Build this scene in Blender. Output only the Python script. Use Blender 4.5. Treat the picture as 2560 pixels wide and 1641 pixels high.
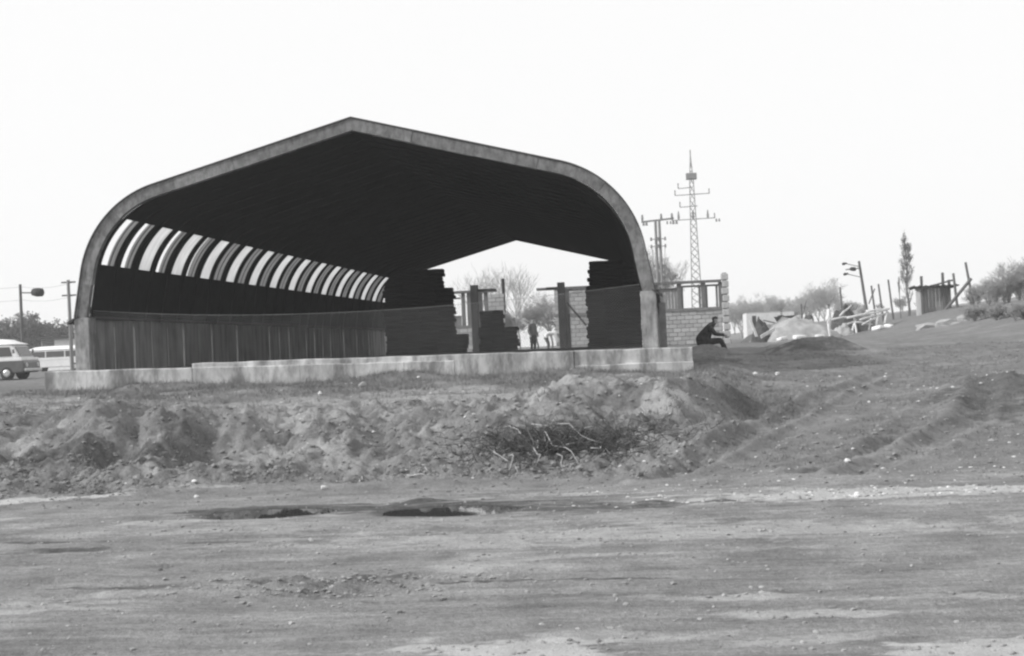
import bpy, bmesh, math, random
import numpy as np
from mathutils import Vector, Matrix

for o in list(bpy.data.objects):
    bpy.data.objects.remove(o, do_unlink=True)
scene = bpy.context.scene
col = scene.collection
R = math.radians
random.seed(11)

# ------------------------------------------------------------------ camera
EYE = 1.6
F_PX, W_PX, H_PX = 3600.0, 2560.0, 1641.0
YAW, PITCH, ROLL = 0.1066, 0.0132, 0.0439
fw0 = Vector((-math.sin(YAW), math.cos(YAW), 0)); rt0 = Vector((math.cos(YAW), math.sin(YAW), 0)); up0 = Vector((0, 0, 1))
FWD = fw0 * math.cos(PITCH) + up0 * math.sin(PITCH)
UP1 = up0 * math.cos(PITCH) - fw0 * math.sin(PITCH)
RGT = rt0 * math.cos(ROLL) - UP1 * math.sin(ROLL)
UPV = rt0 * math.sin(ROLL) + UP1 * math.cos(ROLL)
cam_d = bpy.data.cameras.new('camera')
cam_d.sensor_width = 36.0
cam_d.lens = F_PX / W_PX * 36.0
cam_d.clip_start = 0.1
cam_d.clip_end = 3000
cam = bpy.data.objects.new('camera', cam_d)
cam.matrix_world = Matrix(((RGT.x, UPV.x, -FWD.x, 0), (RGT.y, UPV.y, -FWD.y, 0), (RGT.z, UPV.z, -FWD.z, EYE), (0, 0, 0, 1)))
col.objects.link(cam)
scene.camera = cam

# ------------------------------------------------------------------ sky and sun (pale, hazy spring day)
SUN = Vector((-0.80, -0.26, 0.52)).normalized()
world = bpy.data.worlds.new('World')
scene.world = world
world.use_nodes = True
nt = world.node_tree
nt.nodes.clear()
w_out = nt.nodes.new('ShaderNodeOutputWorld')
w_bg = nt.nodes.new('ShaderNodeBackground')
w_sky = nt.nodes.new('ShaderNodeTexSky')
w_sky.sky_type = 'NISHITA'
w_sky.sun_disc = False
w_sky.sun_elevation = math.asin(SUN.z)
w_sky.sun_rotation = math.atan2(SUN.x, SUN.y)
w_sky.dust_density = 4.0
w_bw = nt.nodes.new('ShaderNodeRGBToBW')
w_mix = nt.nodes.new('ShaderNodeMix'); w_mix.data_type = 'FLOAT'
w_mix.inputs[0].default_value = 0.88          # thin even cloud over the clear sky
w_mix.inputs[3].default_value = 9.3
nt.links.new(w_sky.outputs[0], w_bw.inputs[0])
nt.links.new(w_bw.outputs[0], w_mix.inputs[2])
nt.links.new(w_mix.outputs[0], w_bg.inputs[0])
w_bg.inputs[1].default_value = 0.10
nt.links.new(w_bg.outputs[0], w_out.inputs[0])

sun_d = bpy.data.lights.new('sun', 'SUN')
sun_d.energy = 3.3
sun_d.angle = R(4)
sun_d.color = (1.0, 1.0, 1.0)                 # black-and-white photograph: neutral light
sun = bpy.data.objects.new('sun', sun_d)
sun.rotation_euler = (-SUN).to_track_quat('-Z', 'Y').to_euler()
sun.location = SUN * 50
col.objects.link(sun)

scene.view_settings.view_transform = 'Standard'
scene.view_settings.look = 'None'
scene.view_settings.exposure = 0.22
scene.view_settings.gamma = 1.0
scene.view_settings.use_curve_mapping = False
scene.render.engine = 'CYCLES'
scene.cycles.pixel_filter_type = 'BLACKMAN_HARRIS'
scene.cycles.filter_width = 2.35               # soft old lens
scene.cycles.volume_bounces = 1

# ------------------------------------------------------------------ helpers
def ray(px, py):
    x = (px - W_PX / 2) / F_PX; y = (H_PX / 2 - py) / F_PX
    return FWD + RGT * x + UPV * y

def at(px, py, Y):
    d = ray(px, py); t = Y / d.y
    return Vector((d.x * t, Y, EYE + d.z * t))

def tag(o, label=None, cat=None, group=None, kind=None):
    if label: o['label'] = label
    if cat: o['category'] = cat
    if group: o['group'] = group
    if kind: o['kind'] = kind
    return o

def empty(name, loc=(0, 0, 0), rz=0.0):
    o = bpy.data.objects.new(name, None)
    o.location = loc; o.rotation_euler = (0, 0, rz)
    o.empty_display_size = 0.2
    col.objects.link(o)
    return o

def link(name, me, parent=None, loc=None, rot=None):
    o = bpy.data.objects.new(name, me)
    if parent: o.parent = parent
    if loc is not None: o.location = loc
    if rot is not None: o.rotation_euler = rot
    col.objects.link(o)
    return o

def copy_tree(o, parent=None):
    c = o.copy(); col.objects.link(c); c.parent = parent
    for ch in list(o.children): copy_tree(ch, c)
    return c

class MB:
    def __init__(self): self.v = []; self.f = []
    def add(self, vs, fs):
        n = len(self.v); self.v += [tuple(p) for p in vs]; self.f += [tuple(i + n for i in f) for f in fs]; return self
    def hexa(self, p):   # 4 bottom ccw, 4 top ccw
        return self.add(p, [(3, 2, 1, 0), (4, 5, 6, 7), (0, 1, 5, 4), (1, 2, 6, 5), (2, 3, 7, 6), (3, 0, 4, 7)])
    def box(self, x0, x1, y0, y1, z0, z1):
        return self.hexa([(x0, y0, z0), (x1, y0, z0), (x1, y1, z0), (x0, y1, z0), (x0, y0, z1), (x1, y0, z1), (x1, y1, z1), (x0, y1, z1)])
    def bar(self, a, b, w, h=None):   # rectangular beam between two points
        h = h or w; a = Vector(a); b = Vector(b); d = (b - a).normalized()
        s = d.cross(Vector((0, 0, 1)))
        if s.length < 1e-3: s = Vector((1, 0, 0))
        s.normalize(); u = s.cross(d)
        q = [(-1, -1), (1, -1), (1, 1), (-1, 1)]
        return self.hexa([a + s * (i * w / 2) + u * (j * h / 2) for i, j in q] + [b + s * (i * w / 2) + u * (j * h / 2) for i, j in q])
    def tube(self, pts, rad, n=6, cap=True):
        pts = [Vector(p) for p in pts]
        if not hasattr(rad, '__len__'): rad = [rad] * len(pts)
        vs = []; fs = []; ref = None
        for i, p in enumerate(pts):
            d = (pts[min(i + 1, len(pts) - 1)] - pts[max(i - 1, 0)])
            d = d.normalized() if d.length > 1e-9 else Vector((0, 0, 1))
            if ref is None: ref = d.orthogonal().normalized()
            s = (ref - d * ref.dot(d))
            s = s.normalized() if s.length > 1e-6 else d.orthogonal().normalized()
            ref = s; t = d.cross(s)
            for k in range(n):
                a = 2 * math.pi * k / n
                vs.append(p + (s * math.cos(a) + t * math.sin(a)) * rad[i])
        m = len(pts)
        for i in range(m - 1):
            for k in range(n):
                fs.append((i * n + k, i * n + (k + 1) % n, (i + 1) * n + (k + 1) % n, (i + 1) * n + k))
        if cap:
            fs.append(tuple(range(n - 1, -1, -1))); fs.append(tuple((m - 1) * n + k for k in range(n)))
        return self.add(vs, fs)
    def prism(self, poly, y0, y1):    # polygon in xz extruded along y (counter-clockwise seen from -y)
        n = len(poly)
        return self.add([(x, y0, z) for x, z in poly] + [(x, y1, z) for x, z in poly],
                        [tuple(range(n)), tuple(range(2 * n - 1, n - 1, -1))] + [(i, i + n, (i + 1) % n + n, (i + 1) % n) for i in range(n)])
    def mesh(self, name, mat, smooth=False):
        me = bpy.data.meshes.new(name); me.from_pydata(self.v, [], self.f); me.update()
        if isinstance(mat, (list, tuple)):
            for m in mat: me.materials.append(m)
        elif mat: me.materials.append(mat)
        if smooth: me.polygons.foreach_set('use_smooth', [True] * len(me.polygons))
        return me
    def build(self, name, mat, parent=None, smooth=False, loc=None, rot=None, bevel=0):
        o = link(name, self.mesh(name, mat, smooth), parent, loc, rot)
        if bevel:
            b = o.modifiers.new('bevel', 'BEVEL'); b.width = bevel; b.segments = 2; b.limit_method = 'ANGLE'
        return o

# ------------------------------------------------------------------ numpy noise
def _hash(ix, iy, seed):
    h = (ix.astype(np.int64) * 374761393 + iy.astype(np.int64) * 668265263 + seed * 974711) & 0xffffffff
    h = ((h ^ (h >> 13)) * 1274126177) & 0xffffffff
    return (h ^ (h >> 16)) & 0xffffffff

def gnoise(x, y, seed=0):
    x = np.asarray(x, float); y = np.asarray(y, float)
    x0 = np.floor(x); y0 = np.floor(y); fx = x - x0; fy = y - y0
    u = fx * fx * fx * (fx * (fx * 6 - 15) + 10); v = fy * fy * fy * (fy * (fy * 6 - 15) + 10)
    def g(i, j):
        a = _hash(x0 + i, y0 + j, seed) * (2 * np.pi / 4294967296.0)
        return np.cos(a) * (fx - i) + np.sin(a) * (fy - j)
    a = g(0, 0); b = g(1, 0); c = g(0, 1); d = g(1, 1)
    return (a + (b - a) * u + (c - a) * v + (a - b - c + d) * u * v) * 1.5

def fbm(x, y, seed=0, o=4, gain=.5):
    s = 0; a = 1.0; f = 1.0
    for k in range(o):
        s = s + a * gnoise(x * f, y * f, seed + k * 17); a *= gain; f *= 2.03
    return s

def S(t):
    t = np.clip(t, 0, 1); return t * t * (3 - 2 * t)

# ------------------------------------------------------------------ procedural materials (all neutral greys)
def mat(name, a, b=None, scale=6.0, detail=6.0, rough=.9, bump=.15, bscale=None, stretch=(1, 1, 1), spec=.3, metallic=0.0, lo=.35, hi=.65, dist=.02):
    b = a if b is None else b
    m = bpy.data.materials.new(name); m.use_nodes = True
    t = m.node_tree; n = t.nodes; p = n['Principled BSDF']
    tc = n.new('ShaderNodeTexCoord'); mp = n.new('ShaderNodeMapping'); mp.inputs['Scale'].default_value = stretch
    t.links.new(tc.outputs['Object'], mp.inputs[0])
    nz = n.new('ShaderNodeTexNoise'); nz.inputs['Scale'].default_value = scale; nz.inputs['Detail'].default_value = detail; nz.inputs['Roughness'].default_value = .65
    t.links.new(mp.outputs[0], nz.inputs[0])
    r = n.new('ShaderNodeValToRGB'); r.color_ramp.elements[0].position = lo; r.color_ramp.elements[1].position = hi
    r.color_ramp.elements[0].color = (a, a, a, 1); r.color_ramp.elements[1].color = (b, b, b, 1)
    t.links.new(nz.outputs[0], r.inputs[0]); t.links.new(r.outputs[0], p.inputs['Base Color'])
    p.inputs['Roughness'].default_value = rough; p.inputs['Specular IOR Level'].default_value = spec; p.inputs['Metallic'].default_value = metallic
    if bump:
        nb = n.new('ShaderNodeTexNoise'); nb.inputs['Scale'].default_value = bscale or scale * 4; nb.inputs['Detail'].default_value = 5
        t.links.new(mp.outputs[0], nb.inputs[0])
        bp = n.new('ShaderNodeBump'); bp.inputs['Strength'].default_value = bump; bp.inputs['Distance'].default_value = dist
        t.links.new(nb.outputs[0], bp.inputs['Height']); t.links.new(bp.outputs[0], p.inputs['Normal'])
    return m

M = {}
M['fascia'] = mat('weathered_fascia', .16, .25, 2.2, rough=.85, bump=.2, bscale=30)
FASCIA = [M['fascia'], mat('weathered_fascia_b', .14, .23, 2.7, rough=.85, bump=.25, bscale=26), mat('weathered_fascia_c', .19, .28, 1.9, rough=.85, bump=.2, bscale=34)]
M['roof_edge'] = mat('roofing_felt', .05, .075, 4, bump=.2)
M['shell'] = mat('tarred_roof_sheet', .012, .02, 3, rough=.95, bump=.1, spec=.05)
M['shell_out'] = mat('roof_sheet_outside', .10, .15, 2)
M['concrete'] = mat('cast_concrete', .36, .60, 1.6, detail=10, bump=.35, bscale=25, stretch=(1, 1, .6), lo=.38, hi=.62)
M['panel'] = mat('precast_wall_panel', .22, .40, 1.3, detail=8, bump=.2, bscale=18, stretch=(2.4, 2.4, .5), lo=.4, hi=.62)
M['stub'] = mat('pier_concrete', .22, .40, 3.0, detail=8, bump=.3, bscale=25)
M['floor'] = mat('hall_floor', .08, .16, 1.2)
M['block'] = [mat('light_block_%d' % i, .30 + .05 * i, .42 + .05 * i, 9, bump=.4, bscale=30) for i in range(3)]
M['mortar'] = mat('mortar', .13, .2, 12)
M['beam'] = mat('ring_beam', .14, .22, 5)
M['frame'] = mat('window_timber', .10, .17, 8, stretch=(1, 1, .2))
M['board'] = mat('grey_boarding', .18, .26, 6, stretch=(3, 3, .3))
M['darkwood'] = mat('dark_timber', .035, .06, 8, stretch=(1, 1, .2))
M['paleboard'] = mat('pale_board', .5, .65, 8, stretch=(1, 1, .3))
M['wood'] = mat('grey_wood', .09, .15, 10, stretch=(1, 1, .15))
M['steel'] = mat('galvanised_steel', .16, .24, 10, rough=.6, bump=0, metallic=.0)
M['wire'] = mat('fence_wire', .2, .28, 10, rough=.6, bump=0, spec=.5)
M['white'] = mat('white_paint', .70, .80, 4, rough=.35, bump=0, spec=.5)
M['carlow'] = mat('dark_car_paint', .07, .11, 4, rough=.4, bump=0, spec=.5)
M['tyre'] = mat('tyre_rubber', .03, .05, 20)
M['chrome'] = mat('dull_chrome', .45, .6, 8, rough=.35, bump=0, metallic=.6)
M['sack'] = mat('dark_sacking', .018, .03, 12, bump=.3, spec=.1)
M['cloth_dark'] = mat('dark_cloth', .025, .06, 14, bump=.3, spec=.1)
M['cloth_mid'] = mat('mid_cloth', .10, .15, 14, bump=.3, spec=.1)
M['cloth_white'] = mat('white_cloth', .65, .78, 14, bump=.3, spec=.1)
M['skin'] = mat('skin', .33, .38, 14, bump=0)
M['hair'] = mat('hair', .03, .05, 40, bump=0)
M['bark'] = mat('bark', .10, .17, 12, stretch=(1, 1, .3))
M['twig'] = mat('pale_twig', .20, .30, 12, bump=0)
M['leaf'] = mat('spring_leaf', .08, .13, 3, bump=0)
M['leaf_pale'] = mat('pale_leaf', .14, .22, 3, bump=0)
M['evergreen'] = mat('evergreen_leaf', .035, .06, 3, bump=0)
M['darktwig'] = mat('dark_twig', .035, .07, 12, bump=0)
M['root'] = mat('dry_root', .28, .42, 14, bump=.2)
M['stone'] = mat('pale_stone', .5, .72, 14, bump=.3)
M['sandheap'] = mat('building_sand', .27, .40, 2.5, bump=.8, bscale=14)
M['tarp'] = mat('dark_tarpaulin', .05, .09, 6, bump=.3)
M['grass'] = mat('dry_grass', .10, .26, 1.1, bump=0)
M['clod'] = mat('soil_clod', .17, .26, 1.7, bump=.6, bscale=50)
M['gravel'] = mat('gravel', .20, .36, 1.5, bump=.3, bscale=60)

def streak(m, amt, scale=5.0, zs=.18):
    t = m.node_tree; n = t.nodes; p = n['Principled BSDF']; src = p.inputs['Base Color'].links[0].from_socket
    tc = n.new('ShaderNodeTexCoord'); mp = n.new('ShaderNodeMapping'); mp.inputs['Scale'].default_value = (1, 1, zs); t.links.new(tc.outputs['Object'], mp.inputs[0])
    z = n.new('ShaderNodeTexNoise'); z.inputs['Scale'].default_value = scale; z.inputs['Detail'].default_value = 7; z.inputs['Roughness'].default_value = .7; t.links.new(mp.outputs[0], z.inputs[0])
    r = n.new('ShaderNodeValToRGB'); r.color_ramp.elements[0].position = .38; r.color_ramp.elements[1].position = .58; r.color_ramp.elements[0].color = (1 - amt,) * 3 + (1,); r.color_ramp.elements[1].color = (1, 1, 1, 1)
    t.links.new(z.outputs[0], r.inputs[0]); mx = n.new('ShaderNodeMix'); mx.data_type = 'RGBA'; mx.blend_type = 'MULTIPLY'; mx.inputs[0].default_value = 1
    t.links.new(src, mx.inputs[6]); t.links.new(r.outputs[0], mx.inputs[7]); t.links.new(mx.outputs[2], p.inputs['Base Color'])
streak(M['concrete'], .6, 3.2, .3); streak(M['stub'], .45, 7); streak(M['panel'], .45, 3.0, .1)
for m_ in FASCIA: streak(m_, .45, 9, .5)

# glass: dull panes of the vehicles
def glass_mat():
    m = bpy.data.materials.new('vehicle_glass'); m.use_nodes = True
    p = m.node_tree.nodes['Principled BSDF']
    p.inputs['Base Color'].default_value = (.06, .06, .06, 1); p.inputs['Roughness'].default_value = .12; p.inputs['Specular IOR Level'].default_value = .7
    return m
M['glass'] = glass_mat()

def pane_mat(name, a, clear):
    m = bpy.data.materials.new(name); m.use_nodes = True
    t = m.node_tree; n = t.nodes; n.clear()
    out = n.new('ShaderNodeOutputMaterial'); tr = n.new('ShaderNodeBsdfTranslucent'); df = n.new('ShaderNodeBsdfDiffuse'); tp = n.new('ShaderNodeBsdfTransparent')
    tc = n.new('ShaderNodeTexCoord'); nz = n.new('ShaderNodeTexNoise'); nz.inputs['Scale'].default_value = 3.0
    mp = n.new('ShaderNodeMapping'); mp.inputs['Scale'].default_value = (1, 5, .4)
    t.links.new(tc.outputs['Object'], mp.inputs[0]); t.links.new(mp.outputs[0], nz.inputs[0])
    r = n.new('ShaderNodeValToRGB'); r.color_ramp.elements[0].position = .3; r.color_ramp.elements[1].position = .7
    r.color_ramp.elements[0].color = (a * .75,) * 3 + (1,); r.color_ramp.elements[1].color = (a,) * 3 + (1,)
    t.links.new(nz.outputs[0], r.inputs[0]); t.links.new(r.outputs[0], tr.inputs[0]); t.links.new(r.outputs[0], df.inputs[0])
    m1 = n.new('ShaderNodeMixShader'); m1.inputs[0].default_value = .1; t.links.new(tr.outputs[0], m1.inputs[1]); t.links.new(df.outputs[0], m1.inputs[2])
    m2 = n.new('ShaderNodeMixShader'); m2.inputs[0].default_value = clear; t.links.new(m1.outputs[0], m2.inputs[1]); t.links.new(tp.outputs[0], m2.inputs[2])
    t.links.new(m2.outputs[0], out.inputs[0])
    return m
M['pane_light'] = pane_mat('milky_roof_light', .70, .03)
M['pane_dull'] = pane_mat('dusty_roof_light', .40, .01)

# ------------------------------------------------------------------ terrain
PUDDLES = [(-4.18, 14.6, .60, .46), (-2.22, 14.3, .62, .46)]
HUMPS = []   # x, y, rx, ry, h
def hump(px, py, Y, rx, ry, h, rot=0):
    p = at(px, py, Y); HUMPS.append((p.x, Y, rx, ry, h, rot))
# spoil heaps along the bank, left to right
hump(235, 1050, 20.6, .60, 1.1, .34, .35); hump(430, 1040, 20.7, .55, 1.1, .30, .3); hump(275, 1125, 19.4, .24, .38, -.30); hump(505, 1100, 19.8, .36, .6, -.46, .3); hump(340, 1060, 20.4, .2, .9, -.16, .35); hump(600, 1040, 20.9, .5, .9, .16, .3)
hump(700, 1060, 20.2, .4, .7, -.08, .3); hump(850, 1060, 20.3, .45, .8, .12, .35); hump(1000, 1060, 19.6, .5, .5, -.10)
hump(90, 1040, 20.5, .5, .35, -.14, .4); hump(60, 960, 26, 1.2, 1.0, .10)
hump(1300, 990, 21.4, .75, .8, .13, -.3); hump(1230, 1060, 20.2, .35, .4, .14); hump(1500, 985, 21.8, .6, .9, .20, -.4); hump(1560, 1050, 20.6, .3, .35, -.16); hump(1640, 1040, 21.0, .5, .6, .14, -.6)
hump(1420, 1110, 19.2, .8, .45, -.14); hump(1730, 1040, 21.2, .5, .7, .12, -.6); hump(1810, 990, 22.6, .28, 1.1, .26, -.5); hump(1760, 985, 23.0, .16, .8, -.10, -.5)
hump(90, 975, 27.6, .9, .5, .10); hump(330, 960, 28.6, .45, .35, .15); hump(210, 965, 28.4, .5, .4, .06); hump(440, 955, 28.5, .9, .4, .10); hump(300, 975, 28.6, .5, .4, -.05)
hump(1010, 945, 28.6, .8, .4, .10); hump(1430, 930, 28.6, .9, .5, .06); hump(1660, 935, 29.0, 1.0, 1.3, -.22); hump(1250, 935, 28.9, .8, .6, -.06)
hump(1060, 1242, 15.15, .22, .08, .06); hump(940, 1262, 14.75, .5, .3, -.03)
hump(2035, 870, 40, 1.1, .9, .34); hump(1990, 880, 39, .6, .5, .12); hump(2100, 880, 40, .5, .6, .12)
hump(2500, 960, 23.5, .8, 1.6, .30, -.4); hump(2480, 1060, 20.5, .45, .6, -.12, -.5); hump(2400, 1010, 22.0, .3, 1.0, .10, -.6); hump(2560, 1000, 22.5, .6, .7, .25)
hump(1762, 850, 40.8, .8, 3.0, .40); hump(620, 1480, 9.2, .5, .25, -.03); hump(860, 1450, 9.6, .35, .18, -.05)
TRACKS = []  # crawler and cart tracks on the ramp: polyline in plan
def track(pts, wid, depth): TRACKS.append(([(at(px, py, Y).x, Y) for px, py, Y in pts], wid, depth))
track([(1640, 1180, 16.6), (1790, 1120, 18.4), (1950, 1040, 21.2), (2060, 985, 24.5), (2180, 962, 27.5)], .17, .12)
track([(2000, 1190, 16.4), (2180, 1130, 17.9), (2300, 1050, 20.6), (2400, 985, 24), (2460, 940, 27)], .15, .065)
track([(2130, 1190, 16.2), (2330, 1110, 18.4), (2420, 1060, 20.1), (2480, 1000, 22.8)], .15, .065)
track([(1980, 1165, 16.9), (2080, 1145, 17.5), (2250, 1100, 18.8)], .13, .08)

def seg_d(x, y, pts):
    d = np.full(np.shape(x), 1e9); s = np.zeros(np.shape(x)); acc = 0
    for (ax, ay), (bx, by) in zip(pts[:-1], pts[1:]):
        vx, vy = bx - ax, by - ay; L = math.hypot(vx, vy)
        t = np.clip(((x - ax) * vx + (y - ay) * vy) / (L * L), 0, 1)
        dd = np.hypot(x - ax - t * vx, y - ay - t * vy)
        s = np.where(dd < d, acc + t * L, s); d = np.minimum(d, dd); acc += L
    return d, s

HALL_X0, HALL_D, HALL_L, HALL_W = -6.454, 30.0, 33.8, 12.5
RY = [-100, 15.5, 16.6, 18, 20, 25, 30, 36, 45, 60, 80, 150, 900]
RZ = [0, 0, .05, .13, .28, .58, .80, 1.05, 1.22, 1.30, 1.36, 1.42, 1.5]

def zone(x, y):
    toe = 17.5 + .45 * gnoise(x * .35, y * 0 + 3.1, 5) + .25 * gnoise(x * 1.3, y * 0 + 7.7, 6)
    w = S((x - (.0 + (y - 20) * .09)) / 1.15)          # 0 = bank, 1 = ramp
    bankf = S((y - toe + .3) / .8) * (1 - S((y - 22.5) / 2)) * (1 - w)
    return toe, w, bankf

def ground(x, y, fine=True):
    x = np.asarray(x, float); y = np.asarray(y, float)
    toe, w, bankf = zone(x, y)
    t = np.clip((y - toe) / 4.5, 0, 1)
    zl = .86 * (S(t) * .7 + t * .3) + .20 * S((y - 21) / 9)
    zl = zl * (1 - .20 * S((x + 8.5) / 1.5) * (1 - S((x + 2.6) / 1.2)) * (1 - S((y - 21) / 7)))     # the bank dips behind the puddles
    zr = np.interp(y, RY, RZ)
    z = zl * (1 - w) + zr * w
    z = z + 1.45 * S((x - 8) / 10) * S((y - 26) / 34) + 4.0 * S((x - 14) / 60) * S((y - 40) / 60)
    # level plateau left of and behind the hall
    z = np.where(y > 66, np.maximum(z, 1.1 + .2 * S((y - 66) / 10)), z)
    for hx, hy, rx, ry, h, rot in HUMPS:
        near = (np.abs(x - hx) < 3.2 * max(rx, ry)) & (np.abs(y - hy) < 3.2 * max(rx, ry))
        if not near.any(): continue
        c, s = math.cos(rot), math.sin(rot)
        u = ((x - hx) * c + (y - hy) * s) / rx; v = (-(x - hx) * s + (y - hy) * c) / ry
        z = z + np.where(near, h * np.exp(-(u * u + v * v)), 0)
    road = 1 - S((y - 15.6) / 1.6)
    rough = S((y - 15.8) / 1.2)
    # large shapes
    z = z + rough * .06 * fbm(x * .45, y * .45, 21, 3)
    wx = x + .5 * gnoise(x * .8, y * .8, 31); wy = y + .5 * gnoise(x * .8 + 9, y * .8, 32)
    rid = 1 - np.abs(fbm(wx * 1.1 - wy * .7, wy * .8 + wx * .3, 41, 3))
    z = z + bankf * (.11 * (rid - .72) + .05 * fbm(wx * 1.9, wy * 1.9, 51, 3))
    bil = np.abs(fbm(wx * 2.7 + .6 * wy, wy * 2.2, 55, 3, .6))
    z = z + bankf * .05 * (.35 - bil)
    gully = gnoise(x * 2.6 + .9 * wy, wy * .55, 61) + .55 * gnoise((wx - .38 * wy) * 5.2, wy * 1.3, 62) + .3 * gnoise((x - .38 * y) * 11, y * 2.6, 63)
    z = z + bankf * .075 * gully
    if fine:
        z = z + rough * (.018 + .03 * bankf) * fbm(x * 4.5, y * 4.5, 71, 4, .6) * (1 - S((y - 46) / 14))
        cl = np.clip(gnoise(x * 9, y * 9, 81) - .15, 0, 1)
        z = z + rough * (.015 + .03 * bankf) * cl * (1 - S((y - 46) / 8))
    # the dirt road: long drag marks, low ruts
    ys = y - .035 * x - .004 * x * x
    z = z + road * (.012 * gnoise(x * .5, ys * 4.2, 91) + .02 * fbm(x * .22, ys * 1.1, 92, 3) + .005 * gnoise(x * 1.2, ys * 14, 93))
    if fine: z = z + road * .006 * fbm(x * 7, y * 9, 94, 3, .6)
    for yc, dp in ((10.3, .028), (12.05, .03), (13.1, .02), (8.9, .016)):
        z = z - road * dp * np.exp(-((ys - yc - .12 * gnoise(x * .4, ys * 0 + yc, 95)) / .11) ** 2) * (.6 + .8 * gnoise(x * .7, ys * 0 + yc * 3, 96))
    if fine:
        for k in range(26):
            yc = 6.4 + .36 * k + .15 * math.sin(k * 2.3); wd = .02 + .018 * ((k * 7) % 5) / 4
            z = z - road * .034 * np.exp(-((ys - yc - .06 * gnoise(x * .5, ys * 0 + k, 191)) / wd) ** 2) * S((gnoise(x * .45 + k * 3.3, ys * 0 + k * 1.7, 192) - .02) / .25)
        z = z + road * .012 * fbm(x * 2.6, ys * 7, 193, 4, .65) * S((gnoise(x * .3, ys * .8, 194) + .1) / .4)
    # stony patch in the road
    sp = np.exp(-(((x + 2.35) / 1.0) ** 2 + ((y - 9.9) / .42) ** 2))
    z = z + sp * (.05 * fbm(x * 5, y * 6, 97, 3, .7) - .012)
    for cx, cy, rx, ry in PUDDLES:
        d = ((x - cx) / rx) ** 2 + ((y - cy) / ry) ** 2 + .35 * gnoise(x * 2.2, y * 3, 98)
        z = z * (1 - S((4.5 - d) / 2.5)) + .0 * d
        z = z - .075 * S((1.6 - d) / 1.0)
    for pts, wid, dp in TRACKS:
        xs = [p[0] for p in pts]; ys_ = [p[1] for p in pts]
        near = (x > min(xs) - 1) & (x < max(xs) + 1) & (y > min(ys_) - 1) & (y < max(ys_) + 1)
        if not near.any(): continue
        xn = x[near] if x.ndim else x; yn = y[near] if y.ndim else y
        d, s = seg_d(xn, yn, pts)
        g = -dp * np.exp(-(d / wid) ** 2) * (.7 + .3 * np.sign(np.sin(s * 2 * np.pi / .17))) + dp * .55 * np.exp(-((d - wid * 1.9) / (wid * .6)) ** 2)
        if x.ndim: z = z.copy(); z[near] += g
        else: z = z + g
    # keep earth below the hall floor
    ins = (x > -12.6) & (x < -.35) & (y > 29.6) & (y < 63.9)
    z = np.where(ins, np.minimum(z, 1.12), z)
    return z

def gz(x, y):
    return float(ground(np.array([x]), np.array([y]))[0])

def axis(fine0, fine1, step, lo, hi, grow):
    a = list(np.arange(fine0, fine1, step)); s = step
    v = a[-1]
    while v < hi: s *= grow; v += s; a.append(min(v, hi))
    s = step; v = a[0]; b = []
    while v > lo: s *= grow; v -= s; b.append(max(v, lo))
    return np.array(b[::-1] + a)

gx = axis(-12.2, 7.2, .040, -420, 420, 1.055)
gy1 = axis(5.8, 24.5, .041, -30, 24.5, 1.12)
gy2 = axis(24.55, 33, .065, 24.55, 780, 1.02)
gy = np.concatenate([gy1[gy1 < 24.5], gy2])
X, Y = np.meshgrid(gx, gy)
Z = ground(X.ravel(), Y.ravel()).reshape(X.shape)
ny, nx = X.shape
co = np.stack([X.ravel(), Y.ravel(), Z.ravel()], 1).astype(np.float32)
idx = np.arange(nx * ny).reshape(ny, nx)
quads = np.stack([idx[:-1, :-1].ravel(), idx[:-1, 1:].ravel(), idx[1:, 1:].ravel(), idx[1:, :-1].ravel()], 1).astype(np.int32)
gm = bpy.data.meshes.new('ground')
gm.vertices.add(len(co)); gm.vertices.foreach_set('co', co.ravel())
gm.loops.add(quads.size); gm.loops.foreach_set('vertex_index', quads.ravel())
gm.polygons.add(len(quads)); gm.polygons.foreach_set('loop_start', np.arange(0, quads.size, 4, dtype=np.int32)); gm.polygons.foreach_set('loop_total', np.full(len(quads), 4, np.int32))
gm.update(); gm.polygons.foreach_set('use_smooth', np.ones(len(quads), bool))

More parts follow.
